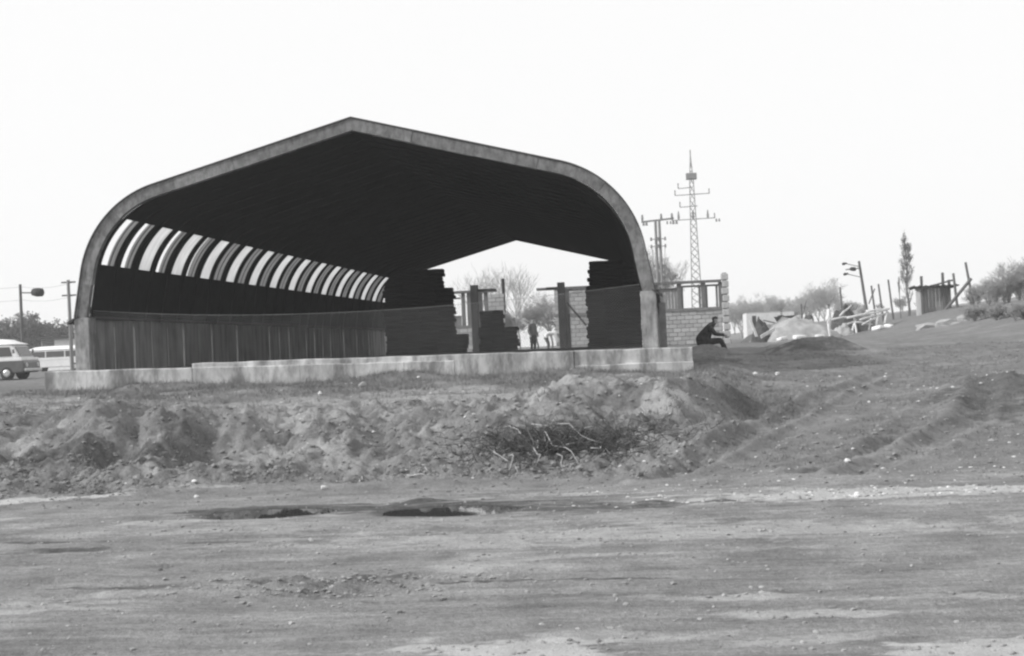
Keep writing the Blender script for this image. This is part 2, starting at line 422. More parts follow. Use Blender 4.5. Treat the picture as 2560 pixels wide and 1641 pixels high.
# soil colour at each place: sand, wet earth with painted shade, turf
def soil(x, y):
    toe, w, bankf = zone(x, y)
    ys = y - .035 * x - .004 * x * x
    road = 1 - S((y - 15.6) / 1.6)
    sand = road * S((gnoise(x * .35, ys * 1.6, 111) + .5 * gnoise(x * 1.6, ys * 4.5, 112) - .25) / .5) * .55
    def blob(px, py, Y0, rx, ry, amt, seed):
        if py > 1190: Y0 = EYE * F_PX / (py - (845 + (1640 - px) * ROLL))      # on the flat road
        p = at(px, py, Y0); out = np.zeros(np.shape(x)); k = (np.abs(x - p.x) < 2 * rx) & (np.abs(y - Y0) < 2 * ry)
        if k.any():
            xk, yk = x[k], y[k]; d = ((xk - p.x) / rx) ** 2 + ((yk - Y0) / ry) ** 2 + .9 * fbm(xk * 1.7, yk * 4.5, seed, 4, .6)
            out[k] = amt * S((1.25 - d) / .8)
        return out
    sand = np.maximum(sand, blob(1310, 1612, 7.1, .62, .34, 1.15, 113)); sand = np.maximum(sand, blob(2560, 1590, 7.0, .7, .38, 1.05, 114))
    sand = np.maximum(sand, blob(2020, 1510, 8.2, .6, .14, .62, 115)); sand = np.maximum(sand, blob(2320, 1470, 8.4, .7, .14, .6, 116)); sand = np.maximum(sand, blob(1420, 1575, 7.7, .5, .10, .5, 126))
    sand = np.maximum(sand, blob(80, 1252, 16.8, 1.3, .3, .95, 117)); sand = np.maximum(sand, blob(1600, 1325, 13.0, 3.6, .6, .52, 118))
    sand = np.maximum(sand, blob(2250, 1215, 15.3, 2.4, .55, .85, 119)); sand = np.maximum(sand, blob(900, 1310, 13.3, 4.0, .45, .35, 120)); sand = np.maximum(sand, blob(500, 1180, 17.5, 1.2, .12, .5, 127))
    sand = np.maximum(sand, bankf * S((fbm(x * .8, y * .8, 121, 3) - .02) / .45) * .45)
    sand = np.maximum(sand, (1 - w) * S((y - 21.5) / 1.0) * (1 - S((y - 25.5) / 1.5)) * S((gnoise(x * .4, y * .7, 128) + .35) / .5) * .45)
    damp_shade = S((gnoise(x * .3, ys * 1.2, 131) - .28) / .4) * .30 * road
    damp_shade = np.maximum(damp_shade, blob(100, 1370, 12.0, .7, .16, .8, 132)); damp_shade = np.maximum(damp_shade, blob(80, 1390, 11.6, .6, .10, .8, 133))
    damp_shade = np.maximum(damp_shade, blob(1480, 1443, 10, 1.3, .05, .75, 153)); damp_shade = np.maximum(damp_shade, blob(1420, 1480, 10, 1.6, .10, .45, 154)); damp_shade = np.maximum(damp_shade, blob(250, 1480, 10, .7, .05, .6, 155)); damp_shade = np.maximum(damp_shade, blob(540, 1362, 10, .7, .04, .6, 156)); damp_shade = np.maximum(damp_shade, blob(640, 1455, 9.9, .35, .14, .6, 151)); damp_shade = np.maximum(damp_shade, blob(900, 1445, 9.9, .4, .14, .7, 152)); damp_shade = np.maximum(damp_shade, blob(900, 1268, 14.5, 2.1, .5, .85, 134)); damp_shade = np.maximum(damp_shade, blob(1480, 1258, 14.6, 1.5, .35, .75, 135))
    damp_shade = np.maximum(damp_shade, blob(250, 1205, 17.4, 2.4, .5, .75, 136)); damp_shade = np.maximum(damp_shade, blob(1420, 1090, 19.6, 1.1, .8, .7, 137))
    for cx, cy, rx, ry in PUDDLES:
        d = ((x - cx) / rx) ** 2 + ((y - cy) / ry) ** 2
        damp_shade = np.maximum(damp_shade, .75 * S((2.6 - d) / 1.3))
    damp_shade = np.maximum(damp_shade, blob(1300, 985, 21.9, .35, .6, .55, 157)); damp_shade = np.maximum(damp_shade, blob(1580, 1030, 21.2, .35, .5, .6, 158)); damp_shade = np.maximum(damp_shade, blob(1840, 1010, 22.6, .3, .9, .6, 159)); damp_shade = np.maximum(damp_shade, blob(500, 1090, 20.0, .45, .7, .55, 160)); damp_shade = np.maximum(damp_shade, blob(280, 1125, 19.4, .3, .4, .5, 161)); damp_shade = np.maximum(damp_shade, blob(120, 1040, 21.0, .7, .5, .5, 162)); damp_shade = np.maximum(damp_shade, blob(1765, 900, 33.5, .8, 3.4, .75, 138)); damp_shade = np.maximum(damp_shade, blob(2035, 870, 39.5, 1.4, 1.3, .8, 139)); damp_shade = np.maximum(damp_shade, blob(2500, 1000, 22.5, 1.1, 1.8, .65, 140))  # shade painted in: hollows, heap flanks, foundation shadow over dark slope; dark earth elsewhere
    for pts, wid, dp in TRACKS:
        near = (y > 15.5) & (y < 29) & (x > -1) & (x < 9)
        if near.any():
            d, s_ = seg_d(x[near], y[near], pts); dm = np.zeros_like(damp_shade); dm[near] = .55 * np.exp(-(d / (wid * .9)) ** 2) * (.6 + .4 * np.sign(np.sin(s_ * 2 * np.pi / .17))); damp_shade = np.maximum(damp_shade, dm)
    turf = S((y - 24.0 - gnoise(x * .6, y * .3, 141)) / 3.0) * (1 - w) * S((fbm(x * .7, y * .7, 142, 3) + .55) / .5)
    turf = np.maximum(turf, w * S((y - 16.8) / 2) * S((fbm(x * .5, y * .5, 143, 4) + .45) / .6) * .75)
    turf = np.maximum(turf, S((y - 60) / 20) * .9); turf = np.maximum(turf, S((x - 10) / 5) * S((y - 30) / 20))
    return sand, damp_shade, turf
sand, damp_shade, turf = soil(X.ravel(), Y.ravel())
ca = gm.color_attributes.new('soil', 'FLOAT_COLOR', 'POINT')
ca.data.foreach_set('color', np.stack([sand, damp_shade, turf, np.clip(1 - S((Y.ravel() - 15.4) / 1.8), 0, 1)], 1).astype(np.float32).ravel())

def soil_mat():
    m = bpy.data.materials.new('trodden_earth'); m.use_nodes = True
    t = m.node_tree; n = t.nodes; L = t.links; p = n['Principled BSDF']
    p.inputs['Roughness'].default_value = .95; p.inputs['Specular IOR Level'].default_value = .12
    at_ = n.new('ShaderNodeAttribute'); at_.attribute_name = 'soil'
    sep = n.new('ShaderNodeSeparateColor'); L.new(at_.outputs['Color'], sep.inputs[0])
    tc = n.new('ShaderNodeTexCoord')
    def noise(scale, detail=6, stretch=(1, 1, 1), rough=.6):
        mp = n.new('ShaderNodeMapping'); mp.inputs['Scale'].default_value = stretch; mp.inputs['Rotation'].default_value = (0, 0, -.035)
        L.new(tc.outputs['Object'], mp.inputs[0])
        z = n.new('ShaderNodeTexNoise'); z.inputs['Scale'].default_value = scale; z.inputs['Detail'].default_value = detail; z.inputs['Roughness'].default_value = rough
        L.new(mp.outputs[0], z.inputs[0]); return z.outputs[0]
    def remap(s, a, b, c, d):
        r = n.new('ShaderNodeMapRange'); r.inputs[1].default_value = a; r.inputs[2].default_value = b; r.inputs[3].default_value = c; r.inputs[4].default_value = d
        L.new(s, r.inputs[0]); return r.outputs[0]
    def mth(op, a, b):
        q = n.new('ShaderNodeMath'); q.operation = op
        for i, s in enumerate((a, b)):
            if isinstance(s, (int, float)): q.inputs[i].default_value = s
            else: L.new(s, q.inputs[i])
        return q.outputs[0]
    def mix(f, a, b):
        q = n.new('ShaderNodeMix'); q.data_type = 'FLOAT'
        for i, s in ((0, f), (2, a), (3, b)):
            if isinstance(s, (int, float)): q.inputs[i].default_value = s
            else: L.new(s, q.inputs[i])
        return q.outputs[0]
    base = remap(noise(1.3, 8), .3, .7, .135, .26)
    base = mth('MULTIPLY', base, remap(noise(26, 4, rough=.7), .3, .7, .76, 1.2))
    base = mth('MULTIPLY', base, remap(noise(110, 3, rough=.7), .3, .7, .74, 1.24))
    streak = remap(noise(1.0, 9, (.5, 6, 1), .7), .3, .7, .70, 1.26)
    streak2 = remap(noise(1.0, 6, (1.5, 26, 1), .7), .3, .7, .84, 1.15)
    st = mth('MULTIPLY', streak, streak2)
    base = mth('MULTIPLY', base, mix(at_.outputs['Alpha'], 1.0, mth('MULTIPLY', st, 1.2)))
    sandc = mth('MULTIPLY', remap(noise(3.0, 6), .3, .7, .38, .52), remap(noise(80, 3), .3, .7, .88, 1.1))
    def ragged(src, seed_scale):
        nn = mth('ADD', mth('MULTIPLY', noise(seed_scale, 9, (1, 2.2, 1), .75), .7), mth('MULTIPLY', noise(seed_scale * 7, 5, (1, 1.6, 1), .7), .5))
        return remap(mth('ADD', src, mth('MULTIPLY', mth('SUBTRACT', nn, .6), 1.5)), .22, .85, 0, 1)
    c = mix(mth('MULTIPLY', ragged(sep.outputs[0], 3.1), .9), base, sandc)
    turfc = mth('MULTIPLY', remap(noise(5.0, 8, rough=.75), .3, .7, .085, .22), remap(noise(60, 3), .3, .7, .8, 1.2))
    c = mix(mth('MULTIPLY', sep.outputs[2], .85), c, turfc)
    damp_shadec = mth('MULTIPLY', remap(noise(7.0, 5), .3, .7, .05, .11), remap(noise(90, 3), .3, .7, .85, 1.2))
    c = mix(ragged(sep.outputs[1], 4.3), c, damp_shadec)
    cc = n.new('ShaderNodeCombineColor')
    for i in range(3): L.new(c, cc.inputs[i])
    L.new(cc.outputs[0], p.inputs['Base Color'])
    h = mth('ADD', mth('MULTIPLY', noise(18, 6, rough=.7), 1.0), mth('MULTIPLY', noise(70, 4, rough=.7), .45))
    b = n.new('ShaderNodeBump'); b.inputs['Strength'].default_value = .8; b.inputs['Distance'].default_value = .035
    L.new(h, b.inputs['Height']); L.new(b.outputs[0], p.inputs['Normal'])
    return m
gm.materials.append(soil_mat())
ground_o = link('ground', gm); tag(ground_o, kind='structure')
ground_o['label'] = 'bare trodden earth with a dirt road, a rough bank and sparse turf'

# rain puddles lying in the hollows of the road
def water_mat():
    m = bpy.data.materials.new('puddle_water'); m.use_nodes = True
    p = m.node_tree.nodes['Principled BSDF']; n = m.node_tree.nodes
    p.inputs['Base Color'].default_value = (.03, .03, .03, 1); p.inputs['Roughness'].default_value = .02; p.inputs['IOR'].default_value = 1.33
    nz = n.new('ShaderNodeTexNoise'); nz.inputs['Scale'].default_value = 6
    b = n.new('ShaderNodeBump'); b.inputs['Strength'].default_value = .02; b.inputs['Distance'].default_value = .01
    m.node_tree.links.new(nz.outputs[0], b.inputs['Height']); m.node_tree.links.new(b.outputs[0], p.inputs['Normal'])
    return m
M['water'] = water_mat()
for i, (cx, cy, rx, ry) in enumerate(PUDDLES):
    mb = MB(); vs = [(cx, cy, -.016)] + [(cx + 1.35 * rx * math.cos(a), cy + 1.35 * ry * math.sin(a), -.016) for a in np.linspace(0, 2 * np.pi, 40, endpoint=False)]
    mb.add(vs, [(0, k, k % 40 + 1) for k in range(1, 41)])
    tag(mb.build('puddle', M['water']), kind='structure')

# ------------------------------------------------------------------ the storage hall
TH, LEAN, RAD = .2613, .1847, 2.30
H_APEX, H_LEG = EYE + 5.01, EYE + 1.047
FLOOR = 1.47

def profile(off=0.0, n_arc=22):
    """right half of the arch, apex to leg foot, offset inward: list of (dx, z, nx, nz)"""
    half = HALL_W / 2
    d1 = np.array([math.cos(TH), -math.sin(TH)]); A = np.array([0, H_APEX]); d2 = np.array([-math.sin(LEAN), math.cos(LEAN)]); B = np.array([half, H_LEG])
    t = np.linalg.solve(np.stack([d1, -d2], 1), B - A); I = A + t[0] * d1
    ang = math.pi - math.acos(float(np.dot(d1, -d2))); tl = RAD / math.tan(ang / 2)
    p1 = I - d1 * tl; p2 = I - d2 * tl
    n1 = np.array([math.sin(TH), math.cos(TH)]); n2 = np.array([math.cos(LEAN), math.sin(LEAN)])
    C = p1 - n1 * RAD
    a1 = math.atan2(p1[1] - C[1], p1[0] - C[0]); a2 = math.atan2(p2[1] - C[1], p2[0] - C[0])
    out = []
    for k in range(10):
        q = A + (p1 - A) * k / 10 - n1 * off
        if k == 0: q = np.array([0, H_APEX - off / math.cos(TH)])
        out.append((q[0], q[1], n1[0], n1[1]))
    for k in range(n_arc + 1):
        a = a1 + (a2 - a1) * k / n_arc; nn = np.array([math.cos(a), math.sin(a)]); q = C + nn * (RAD - off); out.append((q[0], q[1], nn[0], nn[1]))
    for k in range(1, 9):
        q = p2 + (B - p2) * k / 8 - n2 * off; out.append((q[0], q[1], n2[0], n2[1]))
    return out

def cut_z(pr, z0, z1):
    """the stretch of a half profile between two heights (ends interpolated)"""
    res = []
    for a, b in zip(pr[:-1], pr[1:]):
        for zc in (z1, z0):
            if (a[1] - zc) * (b[1] - zc) < 0:
                t = (zc - a[1]) / (b[1] - a[1]); res.append(tuple(a[i] + (b[i] - a[i]) * t for i in range(4)))
        if z0 <= b[1] <= z1: res.append(b)
    if z0 <= pr[0][1] <= z1: res.insert(0, pr[0])
    res.sort(key=lambda q: -q[1])
    return res

def sheet(mb, pr, side, y0, y1, th):
    """thin curved sheet following a half profile; th = thickness inward"""
    n = len(pr); vs = []
    for y in (y0, y1):
        for dx, z, nx_, nz_ in pr: vs.append((HALL_X0 + side * dx, y, z))
        for dx, z, nx_, nz_ in pr:
            if dx < 1e-6: vs.append((HALL_X0, y, z - th / math.cos(TH)))      # mitre at the ridge
            else: vs.append((HALL_X0 + side * (dx - nx_ * th), y, z - nz_ * th))
    o, i = 0, n; O, J = 2 * n, 3 * n; fs = []
    for k in range(n - 1):
        fs += [(o + k, o + k + 1, O + k + 1, O + k), (i + k, J + k, J + k + 1, i + k + 1), (o + k, i + k, i + k + 1, o + k + 1), (O + k, O + k + 1, J + k + 1, J + k)]
    fs += [(o, O, J, i), (n - 1, 2 * n - 1, 4 * n - 1, 3 * n - 1)]
    return mb.add(vs, fs)

hall = empty('storage_hall', (HALL_X0, HALL_D, FLOOR))
tag(hall, 'long open-ended storage hall with a curved pitched roof and dark interior', 'hall')
bpy.context.view_layer.update()
def hpart(name, mb, m, smooth=False, parent=None, off=(HALL_X0, HALL_D, FLOOR), **kw):
    mb.v = [(v[0] - off[0], v[1] - off[1], v[2] - off[2]) for v in mb.v]
    return mb.build(name, m, parent or hall, smooth, **kw)
Y0, Y1 = HALL_D, HALL_D + HALL_L
SKIN = .25
Z_LO, Z_HI = EYE + 2.20, EYE + 3.17
P0, PITCHY, NST = 30.30, 1.118, 29
skin = profile(SKIN)
for side, nm in ((-1, 'left'), (1, 'right')):
    # fascia boards over the front and the rear edge
    for y0, y1 in ((Y0, Y0 + .16), (Y1 - .16, Y1)):
        fo = None; pf = profile(.0); cuts = [0, 3, 6, 9, 14, 19, 24, 29, 34, len(pf) - 1]
        for a_, b_ in zip(cuts[:-1], cuts[1:]):
            mb = MB(); j = random.uniform(-.008, .008); seg = [tuple(q) for q in pf[a_:b_ + 1]]
            if a_: seg[0] = tuple(seg[0][i] + (seg[1][i] - seg[0][i]) * .012 for i in range(4))
            sheet(mb, seg, side, y0 + j, y1 + j, .255 + random.uniform(-.008, .008))
            o_ = hpart('fascia_board', mb, random.choice(FASCIA)); fo = fo or o_
        mb = MB(); sheet(mb, profile(-.028), side, y0 - .03, y1 + .06, .025)
        hpart('edge_flashing', mb, M['roof_edge'], parent=fo)
    # roof skin above and below the band of roof lights
    up = [q for q in cut_z(skin, Z_HI, 99)]
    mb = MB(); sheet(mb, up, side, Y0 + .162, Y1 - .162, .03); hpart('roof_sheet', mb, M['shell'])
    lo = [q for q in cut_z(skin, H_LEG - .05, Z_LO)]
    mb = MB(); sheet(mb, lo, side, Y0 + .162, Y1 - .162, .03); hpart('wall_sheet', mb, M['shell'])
    band = cut_z(skin, Z_LO, Z_HI)
    # uprights between the roof lights, and the lights themselves
    prev = Y0 + .162
    for k in range(NST + 1):
        s = P0 + k * PITCHY
        wd = PITCHY * (.66 if k % 2 == 0 else .56)
        e = s if k < NST else Y1 - .162
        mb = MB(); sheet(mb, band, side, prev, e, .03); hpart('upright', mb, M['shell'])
        if k == NST: break
        clear = {0: .5, 1: .42, 3: .38, 5: .18, 6: .0}.get(k, 0)
        mb = MB(); inner = [(q[0] - q[2] * .012, q[1] - q[3] * .012, q[2], q[3]) for q in band]
        sheet(mb, inner, side, s + wd * clear, s + wd, .006)
        hpart('roof_light', mb, M['pane_light'] if (k % 2 == 0 and k) else M['pane_dull'])
        if k % 2 == 1 or k == 0:      # glazing bars
            mb = MB(); yy = s + wd * (.62 if clear else .45)
            sheet(mb, band, side, yy, yy + .035, .03); hpart('glazing_bar', mb, M['frame'])
        prev = s + wd
# slender arch ribs under the roof sheets
rib_src = None
for k in range(1, 30):
    y = P0 + k * PITCHY - .2
    if y > Y1 - .4: break
    if rib_src is None:
        mb = MB()
        for side in (-1, 1):
            pr = profile(SKIN + .031); vs = [(q[0] * side, 0, q[1]) for q in pr]
            n = len(pr); v = []
            for yy in (-.05, .05):
                v += [(q[0] * side, yy, q[1] - FLOOR) for q in pr] + [((q[0] - q[2] * .03) * side, yy, q[1] - q[3] * .03 - FLOOR) for q in pr]
            f = []
            for i in range(n - 1):
                f += [(n + i, n + i + 1, 3 * n + i + 1, 3 * n + i), (i, i + 1, n + i + 1, n + i), (2 * n + i, 3 * n + i, 3 * n + i + 1, 2 * n + i + 1)]
            mb.add(v, f)
        rib_src = mb.mesh('rib', M['shell'])
    link('rib', rib_src, hall, (0, y - HALL_D, 0))
# ridge cap
mb = MB(); pk = profile(SKIN - .02)
for side in (-1, 1): sheet(mb, [pk[0], pk[1]], side, Y0 + .17, Y1 - .17, .015)
hpart('ridge_cap', mb, M['roof_edge'])
# precast panels of the low side walls
for side in (-1, 1):
    n = 28; L = (Y1 - Y0 - 1.0) / n
    for k in range(n):
        y0 = Y0 + .5 + k * L; xo = HALL_X0 + side * (HALL_W / 2 - .05); j = random.uniform(-.02, .02)
        mb = MB(); x0, x1 = sorted((xo + j, xo - side * .16 + j))
        mb.box(x0, x1, y0 + .032, y0 + L - .032, FLOOR - .25, H_LEG - .03 + random.uniform(-.015, .015))
        hpart('wall_panel', mb, M['panel'])
    mb = MB(); xo = HALL_X0 + side * (HALL_W / 2 - .02); x0, x1 = sorted((xo + side * .10, xo - side * .30))
    mb.hexa([(x0, Y0 + .17, H_LEG - .02), (x1, Y0 + .17, H_LEG - .02), (x1, Y1, H_LEG - .02), (x0, Y1, H_LEG - .02), (x0, Y0 + .17, H_LEG + .02), (x1, Y0 + .17, H_LEG + .02), (x1, Y1, H_LEG + .02), (x0, Y1, H_LEG + .02)])
    hpart('wall_plate', mb, M['roof_edge'])
# piers under the legs, with bent flashing
for side in (-1, 1):
    for yy in (Y0 - .02, Y1 - .42):
        xo = HALL_X0 + side * (HALL_W / 2)
        x0, x1 = sorted((xo + side * .03, xo - side * .30))
        mb = MB(); mb.box(x0, x1, yy, yy + .42, FLOOR - .45, H_LEG - .01)
        po = hpart('pier', mb, M['stub'], bevel=.015)
        mb = MB(); xa = xo - side * .06; xb = xo + side * .16
        mb.add([(xa, yy - .04, H_LEG + .03), (xb, yy - .04, H_LEG - .08), (xb, yy + .5, H_LEG - .08), (xa, yy + .5, H_LEG + .03), (xa, yy - .04, H_LEG + .0), (xb, yy - .04, H_LEG - .14), (xb, yy + .5, H_LEG - .14), (xa, yy + .5, H_LEG)],
               [(0, 1, 2, 3), (7, 6, 5, 4), (0, 4, 5, 1), (1, 5, 6, 2), (2, 6, 7, 3), (3, 7, 4, 0)])
        hpart('bent_flashing', mb, M['roof_edge'], parent=po)
# vertical closing boards beside the right pier
mb = MB(); mb.box(HALL_X0 + 6.32, HALL_X0 + 6.46, Y0 + .45, Y0 + .6, FLOOR - .2, H_LEG - .25); hpart('closing_board', mb, M['beam'])
# floor slab and front foundation
mb = MB(); mb.box(-12.55, -.25, Y0 + .02, Y1 + .2, 1.13, FLOOR); hpart('floor_slab', mb, M['floor'])

fnd = empty('foundation_wall', (-6.4, 29.4, .9))
tag(fnd, 'low stained concrete foundation wall under the open front of the hall', 'foundation')
def fpart(name, x0, x1, y0, y1, z0, z1a, z1b, m):
    mb = MB(); nseg = max(2, int((x1 - x0) / .25)); vs = []; fs = []
    for i in range(nseg + 1):
        x = x0 + (x1 - x0) * i / nseg; zt = z1a + (z1b - z1a) * i / nseg + .008 * random.uniform(-1, 1)
        c = .018
        vs += [(x, y0, z0), (x, y0, zt - c), (x, y0 + c, zt), (x, y1, zt), (x, y1, z0)]
    for i in range(nseg):
        for k in range(4): fs.append((i * 5 + k, (i + 1) * 5 + k, (i + 1) * 5 + k + 1, i * 5 + k + 1))
    fs += [(4, 3, 2, 1, 0), tuple(nseg * 5 + k for k in range(5))]
    fs = [tuple(reversed(f)) for f in fs]
    mb.add([(v[0] + 6.4, v[1] - 29.4, v[2] - .9) for v in vs], fs)
    me = mb.mesh(name, m)
    return link(name, me, fnd)
# cast in lengths: the low beam, then the taller end block
edges = [-13.12, -12.2, -9.9, -7.6, -5.4, -4.35]
for i, (a, b) in enumerate(zip(edges[:-1], edges[1:])):
    za = np.interp(a, [-13, -4.3], [1.51, 1.38]); zb = np.interp(b, [-13, -4.3], [1.51, 1.38])
    fpart('beam_length', a + .004, b - .004, 29.25 + random.uniform(-.015, .015), 29.98, .4, za, zb, M['concrete'])
fpart('upper_course', -9.95, -4.36, 29.42, 29.99, 1.30, 1.555, 1.50, M['concrete'])
fpart('beam_length', -4.345, -1.9, 29.25, 29.98, .4, 1.50, 1.47, M['concrete'])
fpart('beam_length', -1.885, .51, 29.24, 29.98, .4, 1.16, 1.16, M['concrete'])
fpart('upper_course', -1.885, .50, 29.30, 29.99, 1.165, 1.47, 1.435, M['concrete'])

# chain-link mesh hung across the open front
FX0, FX1 = HALL_X0 - 6.0, HALL_X0 + 6.0
def top_wire(x):
    t = (x - FX0) / (FX1 - FX0)
    return FLOOR + 1.33 + t * .0 - .30 * 4 * t * (1 - t) * (1 - .25 * (t - .5))
fence = empty('chain_link_fence', (HALL_X0, Y0 + .22, FLOOR))
tag(fence, 'sagging chain-link mesh strung across the open front of the hall', 'fence')
mb = MB(); sp = .066; FY = 0.0; step = .2
for fam in (1, -1):
    c = -2.0
    while c < 14.5:
        pts = []; k = 0
        for i in range(0, 61):
            z = .02 + i * .025; x = FX0 + c + fam * (z) - (0 if fam == 1 else 0)
            if x < FX0 or x > FX1: continue
            if FLOOR + z > top_wire(x): break
            if i % 12 == 0 or True: pts.append((x - HALL_X0, .004 * fam + .03 * math.sin(x * 1.3), z))
        if len(pts) > 2:
            keep = [pts[0]] + pts[8:-1:8] + [pts[-1]]
            mb.tube(keep, .0016, 3, cap=False)
        c += sp
mesh_o = mb.build('wire_mesh', M['wire'], fence); mesh_o['kind'] = 'stuff'
mb = MB(); mb.tube([(x - HALL_X0, 0, top_wire(x) - FLOOR) for x in np.linspace(FX0, FX1, 40)], .004, 5); mb.build('top_wire', M['wire'], fence)
for x in (FX0 + .01, FX1 - .01):
    mb = MB(); mb.tube([(x - HALL_X0, .03, -.0), (x - HALL_X0, .03, 1.4)], .03, 8); mb.build('end_post', M['steel'], fence)

# ------------------------------------------------------------------ sacks stacked inside the hall
def sack_mesh():
    bm = bmesh.new(); bmesh.ops.create_cube(bm, size=1)
    bmesh.ops.subdivide_edges(bm, edges=bm.edges[:], cuts=2, use_grid_fill=True)
    for v in bm.verts:
        c = v.co; e = max(abs(c.x), abs(c.y)) * 2
        c.z *= (1 - .22 * max(0, e - .34)); c.x *= 1 - .12 * abs(c.z) * 2; c.y *= 1 - .12 * abs(c.z) * 2
    me = bpy.data.meshes.new('sack'); bm.to_mesh(me); bm.free()
    me.polygons.foreach_set('use_smooth', [True] * len(me.polygons)); me.materials.append(M['sack']); return me
SACK = sack_mesh()
def sack(x, y, z, sx, sy, sz, label, group):
    o = link('sack', SACK, None, (x, y, z), (0, 0, random.uniform(-.05, .05))); o.scale = (sx, sy, sz)
    tag(o, label, 'sack', group)
def sack_stack(px0, px1, ytop, Y, label, group, edge=0, h=.165, wid=.62, rows=1, step=None):
    a = at(px0, ytop, Y); b = at(px1, ytop, Y); top = (a.z + b.z) / 2
    n = max(1, int(round((top - FLOOR) / h))); hh = (top - FLOOR) / n
    for k in range(n):
        x0, x1 = a.x, b.x
        if step and FLOOR + (k + .5) * hh > step[0]:
            x0 += step[1] if edge == -1 else 0; x1 -= step[1] if edge == 1 else 0
        x0 += random.uniform(-.06, .06); x1 += random.uniform(-.06, .06)
        m = max(1, int(round((x1 - x0) / wid)))
        for r in range(rows):
            for i in range(m):
                w = (x1 - x0) / m
                sack(x0 + (i + .5) * w, Y + r * .44 + random.uniform(-.03, .03), FLOOR + (k + .5) * hh, w * 1.10, .46, hh * 1.16, label, group)
lst = at(1100, 717, 60.5).z
sack_stack(960, 1131, 676, 60.5, 'dark sack in the tall stack against the panelled wall inside the hall', 'sacks stacked by the panelled wall', 1, step=(lst, .42), wid=.72)
sack_stack(1462, 1598, 652, 60.0, 'dark sack in the tall ragged stack inside the hall opposite the panelled wall', 'sacks stacked opposite the panelled wall', -1, step=(at(1480, 715, 60).z + .0, .14), wid=.72)
sack_stack(1199, 1257, 778, 55.0, 'dark sack in the chest-high pile standing free on the hall floor', 'sacks in the free-standing pile', wid=.45, h=.15)
sack_stack(1262, 1293, 818, 55.2, 'dark sack in the knee-high pile leaning on the chest-high pile', 'sacks in the low pile', wid=.5, h=.14)
sack_stack(1134, 1166, 836, 57.0, 'dark sack lying low beside the foot of the tall wall stack', 'sacks at the foot of the wall stack', wid=.5, h=.14)

# ------------------------------------------------------------------ half-built block buildings behind the hall
BY = 75.0
BLOCK = MB().box(-.5, .5, -.5, .5, -.5, .5).mesh('block', None)
block_meshes = []
for m in M['block']:
    me = BLOCK.copy(); me.materials.append(m); block_meshes.append(me)
def blocks(parent, x0, x1, z0, z1, y, ox, oz, oy, holes=()):
    h = .215; nrow = max(1, int(round((z1 - z0) / h))); h = (z1 - z0) / nrow
    for r in range(nrow):
        x = x0 - (.21 if r % 2 else 0)
        while x < x1 - .01:
            a = max(x, x0); b = min(x + .42, x1); x += .42
            if b - a < .06: continue
            cx, cz = (a + b) / 2, z0 + (r + .5) * h
            if any(hx0 < cx < hx1 and hz0 < cz < hz1 for hx0, hx1, hz0, hz1 in holes): continue
            o = link('block', random.choice(block_meshes), parent, (cx - ox, y - oy + random.uniform(-.012, .012), cz - oz))
            o.scale = (b - a - .022, .24, h - .022)
zt = at(1780, 700, BY).z; zs = at(1780, 768, BY).z; zb = gz(1.0, BY) - .1
xl = at(1388, 800, BY).x; xr = at(1806, 800, BY).x
bl = empty('block_building', (xr, BY, zb))
tag(bl, 'half-built roofless block building with empty window frames beyond the hall', 'building')
def bpart(name, mb, m, par, off, **k):
    mb.v = [(v[0] - off[0], v[1] - off[1], v[2] - off[2]) for v in mb.v]; return mb.build(name, m, par, **k)
off = (xr, BY, zb)
mb = MB(); mb.box(xl, xr, BY + .02, BY + .26, zb, zs - .16); bpart('mortar_core', mb, M['mortar'], bl, off)
blocks(bl, xl, xr, zb + .1, zs - .16, BY + .02, *(off[0], off[2], off[1]))
mb = MB(); mb.box(xl, xr + .02, BY - .14, BY + .3, zs - .16, zs); bpart('sill_beam', mb, M['beam'], bl, off)
mb = MB(); mb.box(xl - .9, xr + .03, BY - .16, BY + .32, zt - .13, zt); bpart('top_beam', mb, M['frame'], bl, off)
# timber frames in the upper band
posts = [1480, 1560, 1640, 1698, 1759, 1802]
for px in posts:
    x = at(px, 735, BY).x
    mb = MB(); mb.box(x - .11, x + .11, BY - .05, BY + .17, zs, zt - .13); bpart('post', mb, M['frame'], bl, off)
for i, (p0, p1) in enumerate(zip(posts[:-1], posts[1:])):
    a, b = at(p0, 735, BY).x + .11, at(p1, 735, BY).x - .11
    if i in (2, 0):
        n = max(3, int((b - a) / .16)); zc = zt - .42
        for k in range(n):
            mb = MB(); w = (b - a) / n; mb.box(a + k * w + .006, a + (k + 1) * w - .006, BY + .03, BY + .07, zs, zc); bpart('boarding', mb, M['board'], bl, off)
        mb = MB(); mb.box(a, b, BY - .02, BY + .1, zc, zc + .09); bpart('transom', mb, M['frame'], bl, off)
    else:
        fr = MB(); z0, z1 = zs, zt - .33
        fr.box(a, b, BY - .0, BY + .1, z1, z1 + .10)
        wf = bpart('window_frame', fr, M['frame'], bl, off)
        for (u, v) in ((a, a + .09), (b - .15, b - .04)):
            fr = MB(); fr.box(u, v, BY + .002, BY + .098, z0, z1); bpart('jamb', fr, M['frame'], wf, (0, 0, 0)).location = (-off[0], -off[1], -off[2])
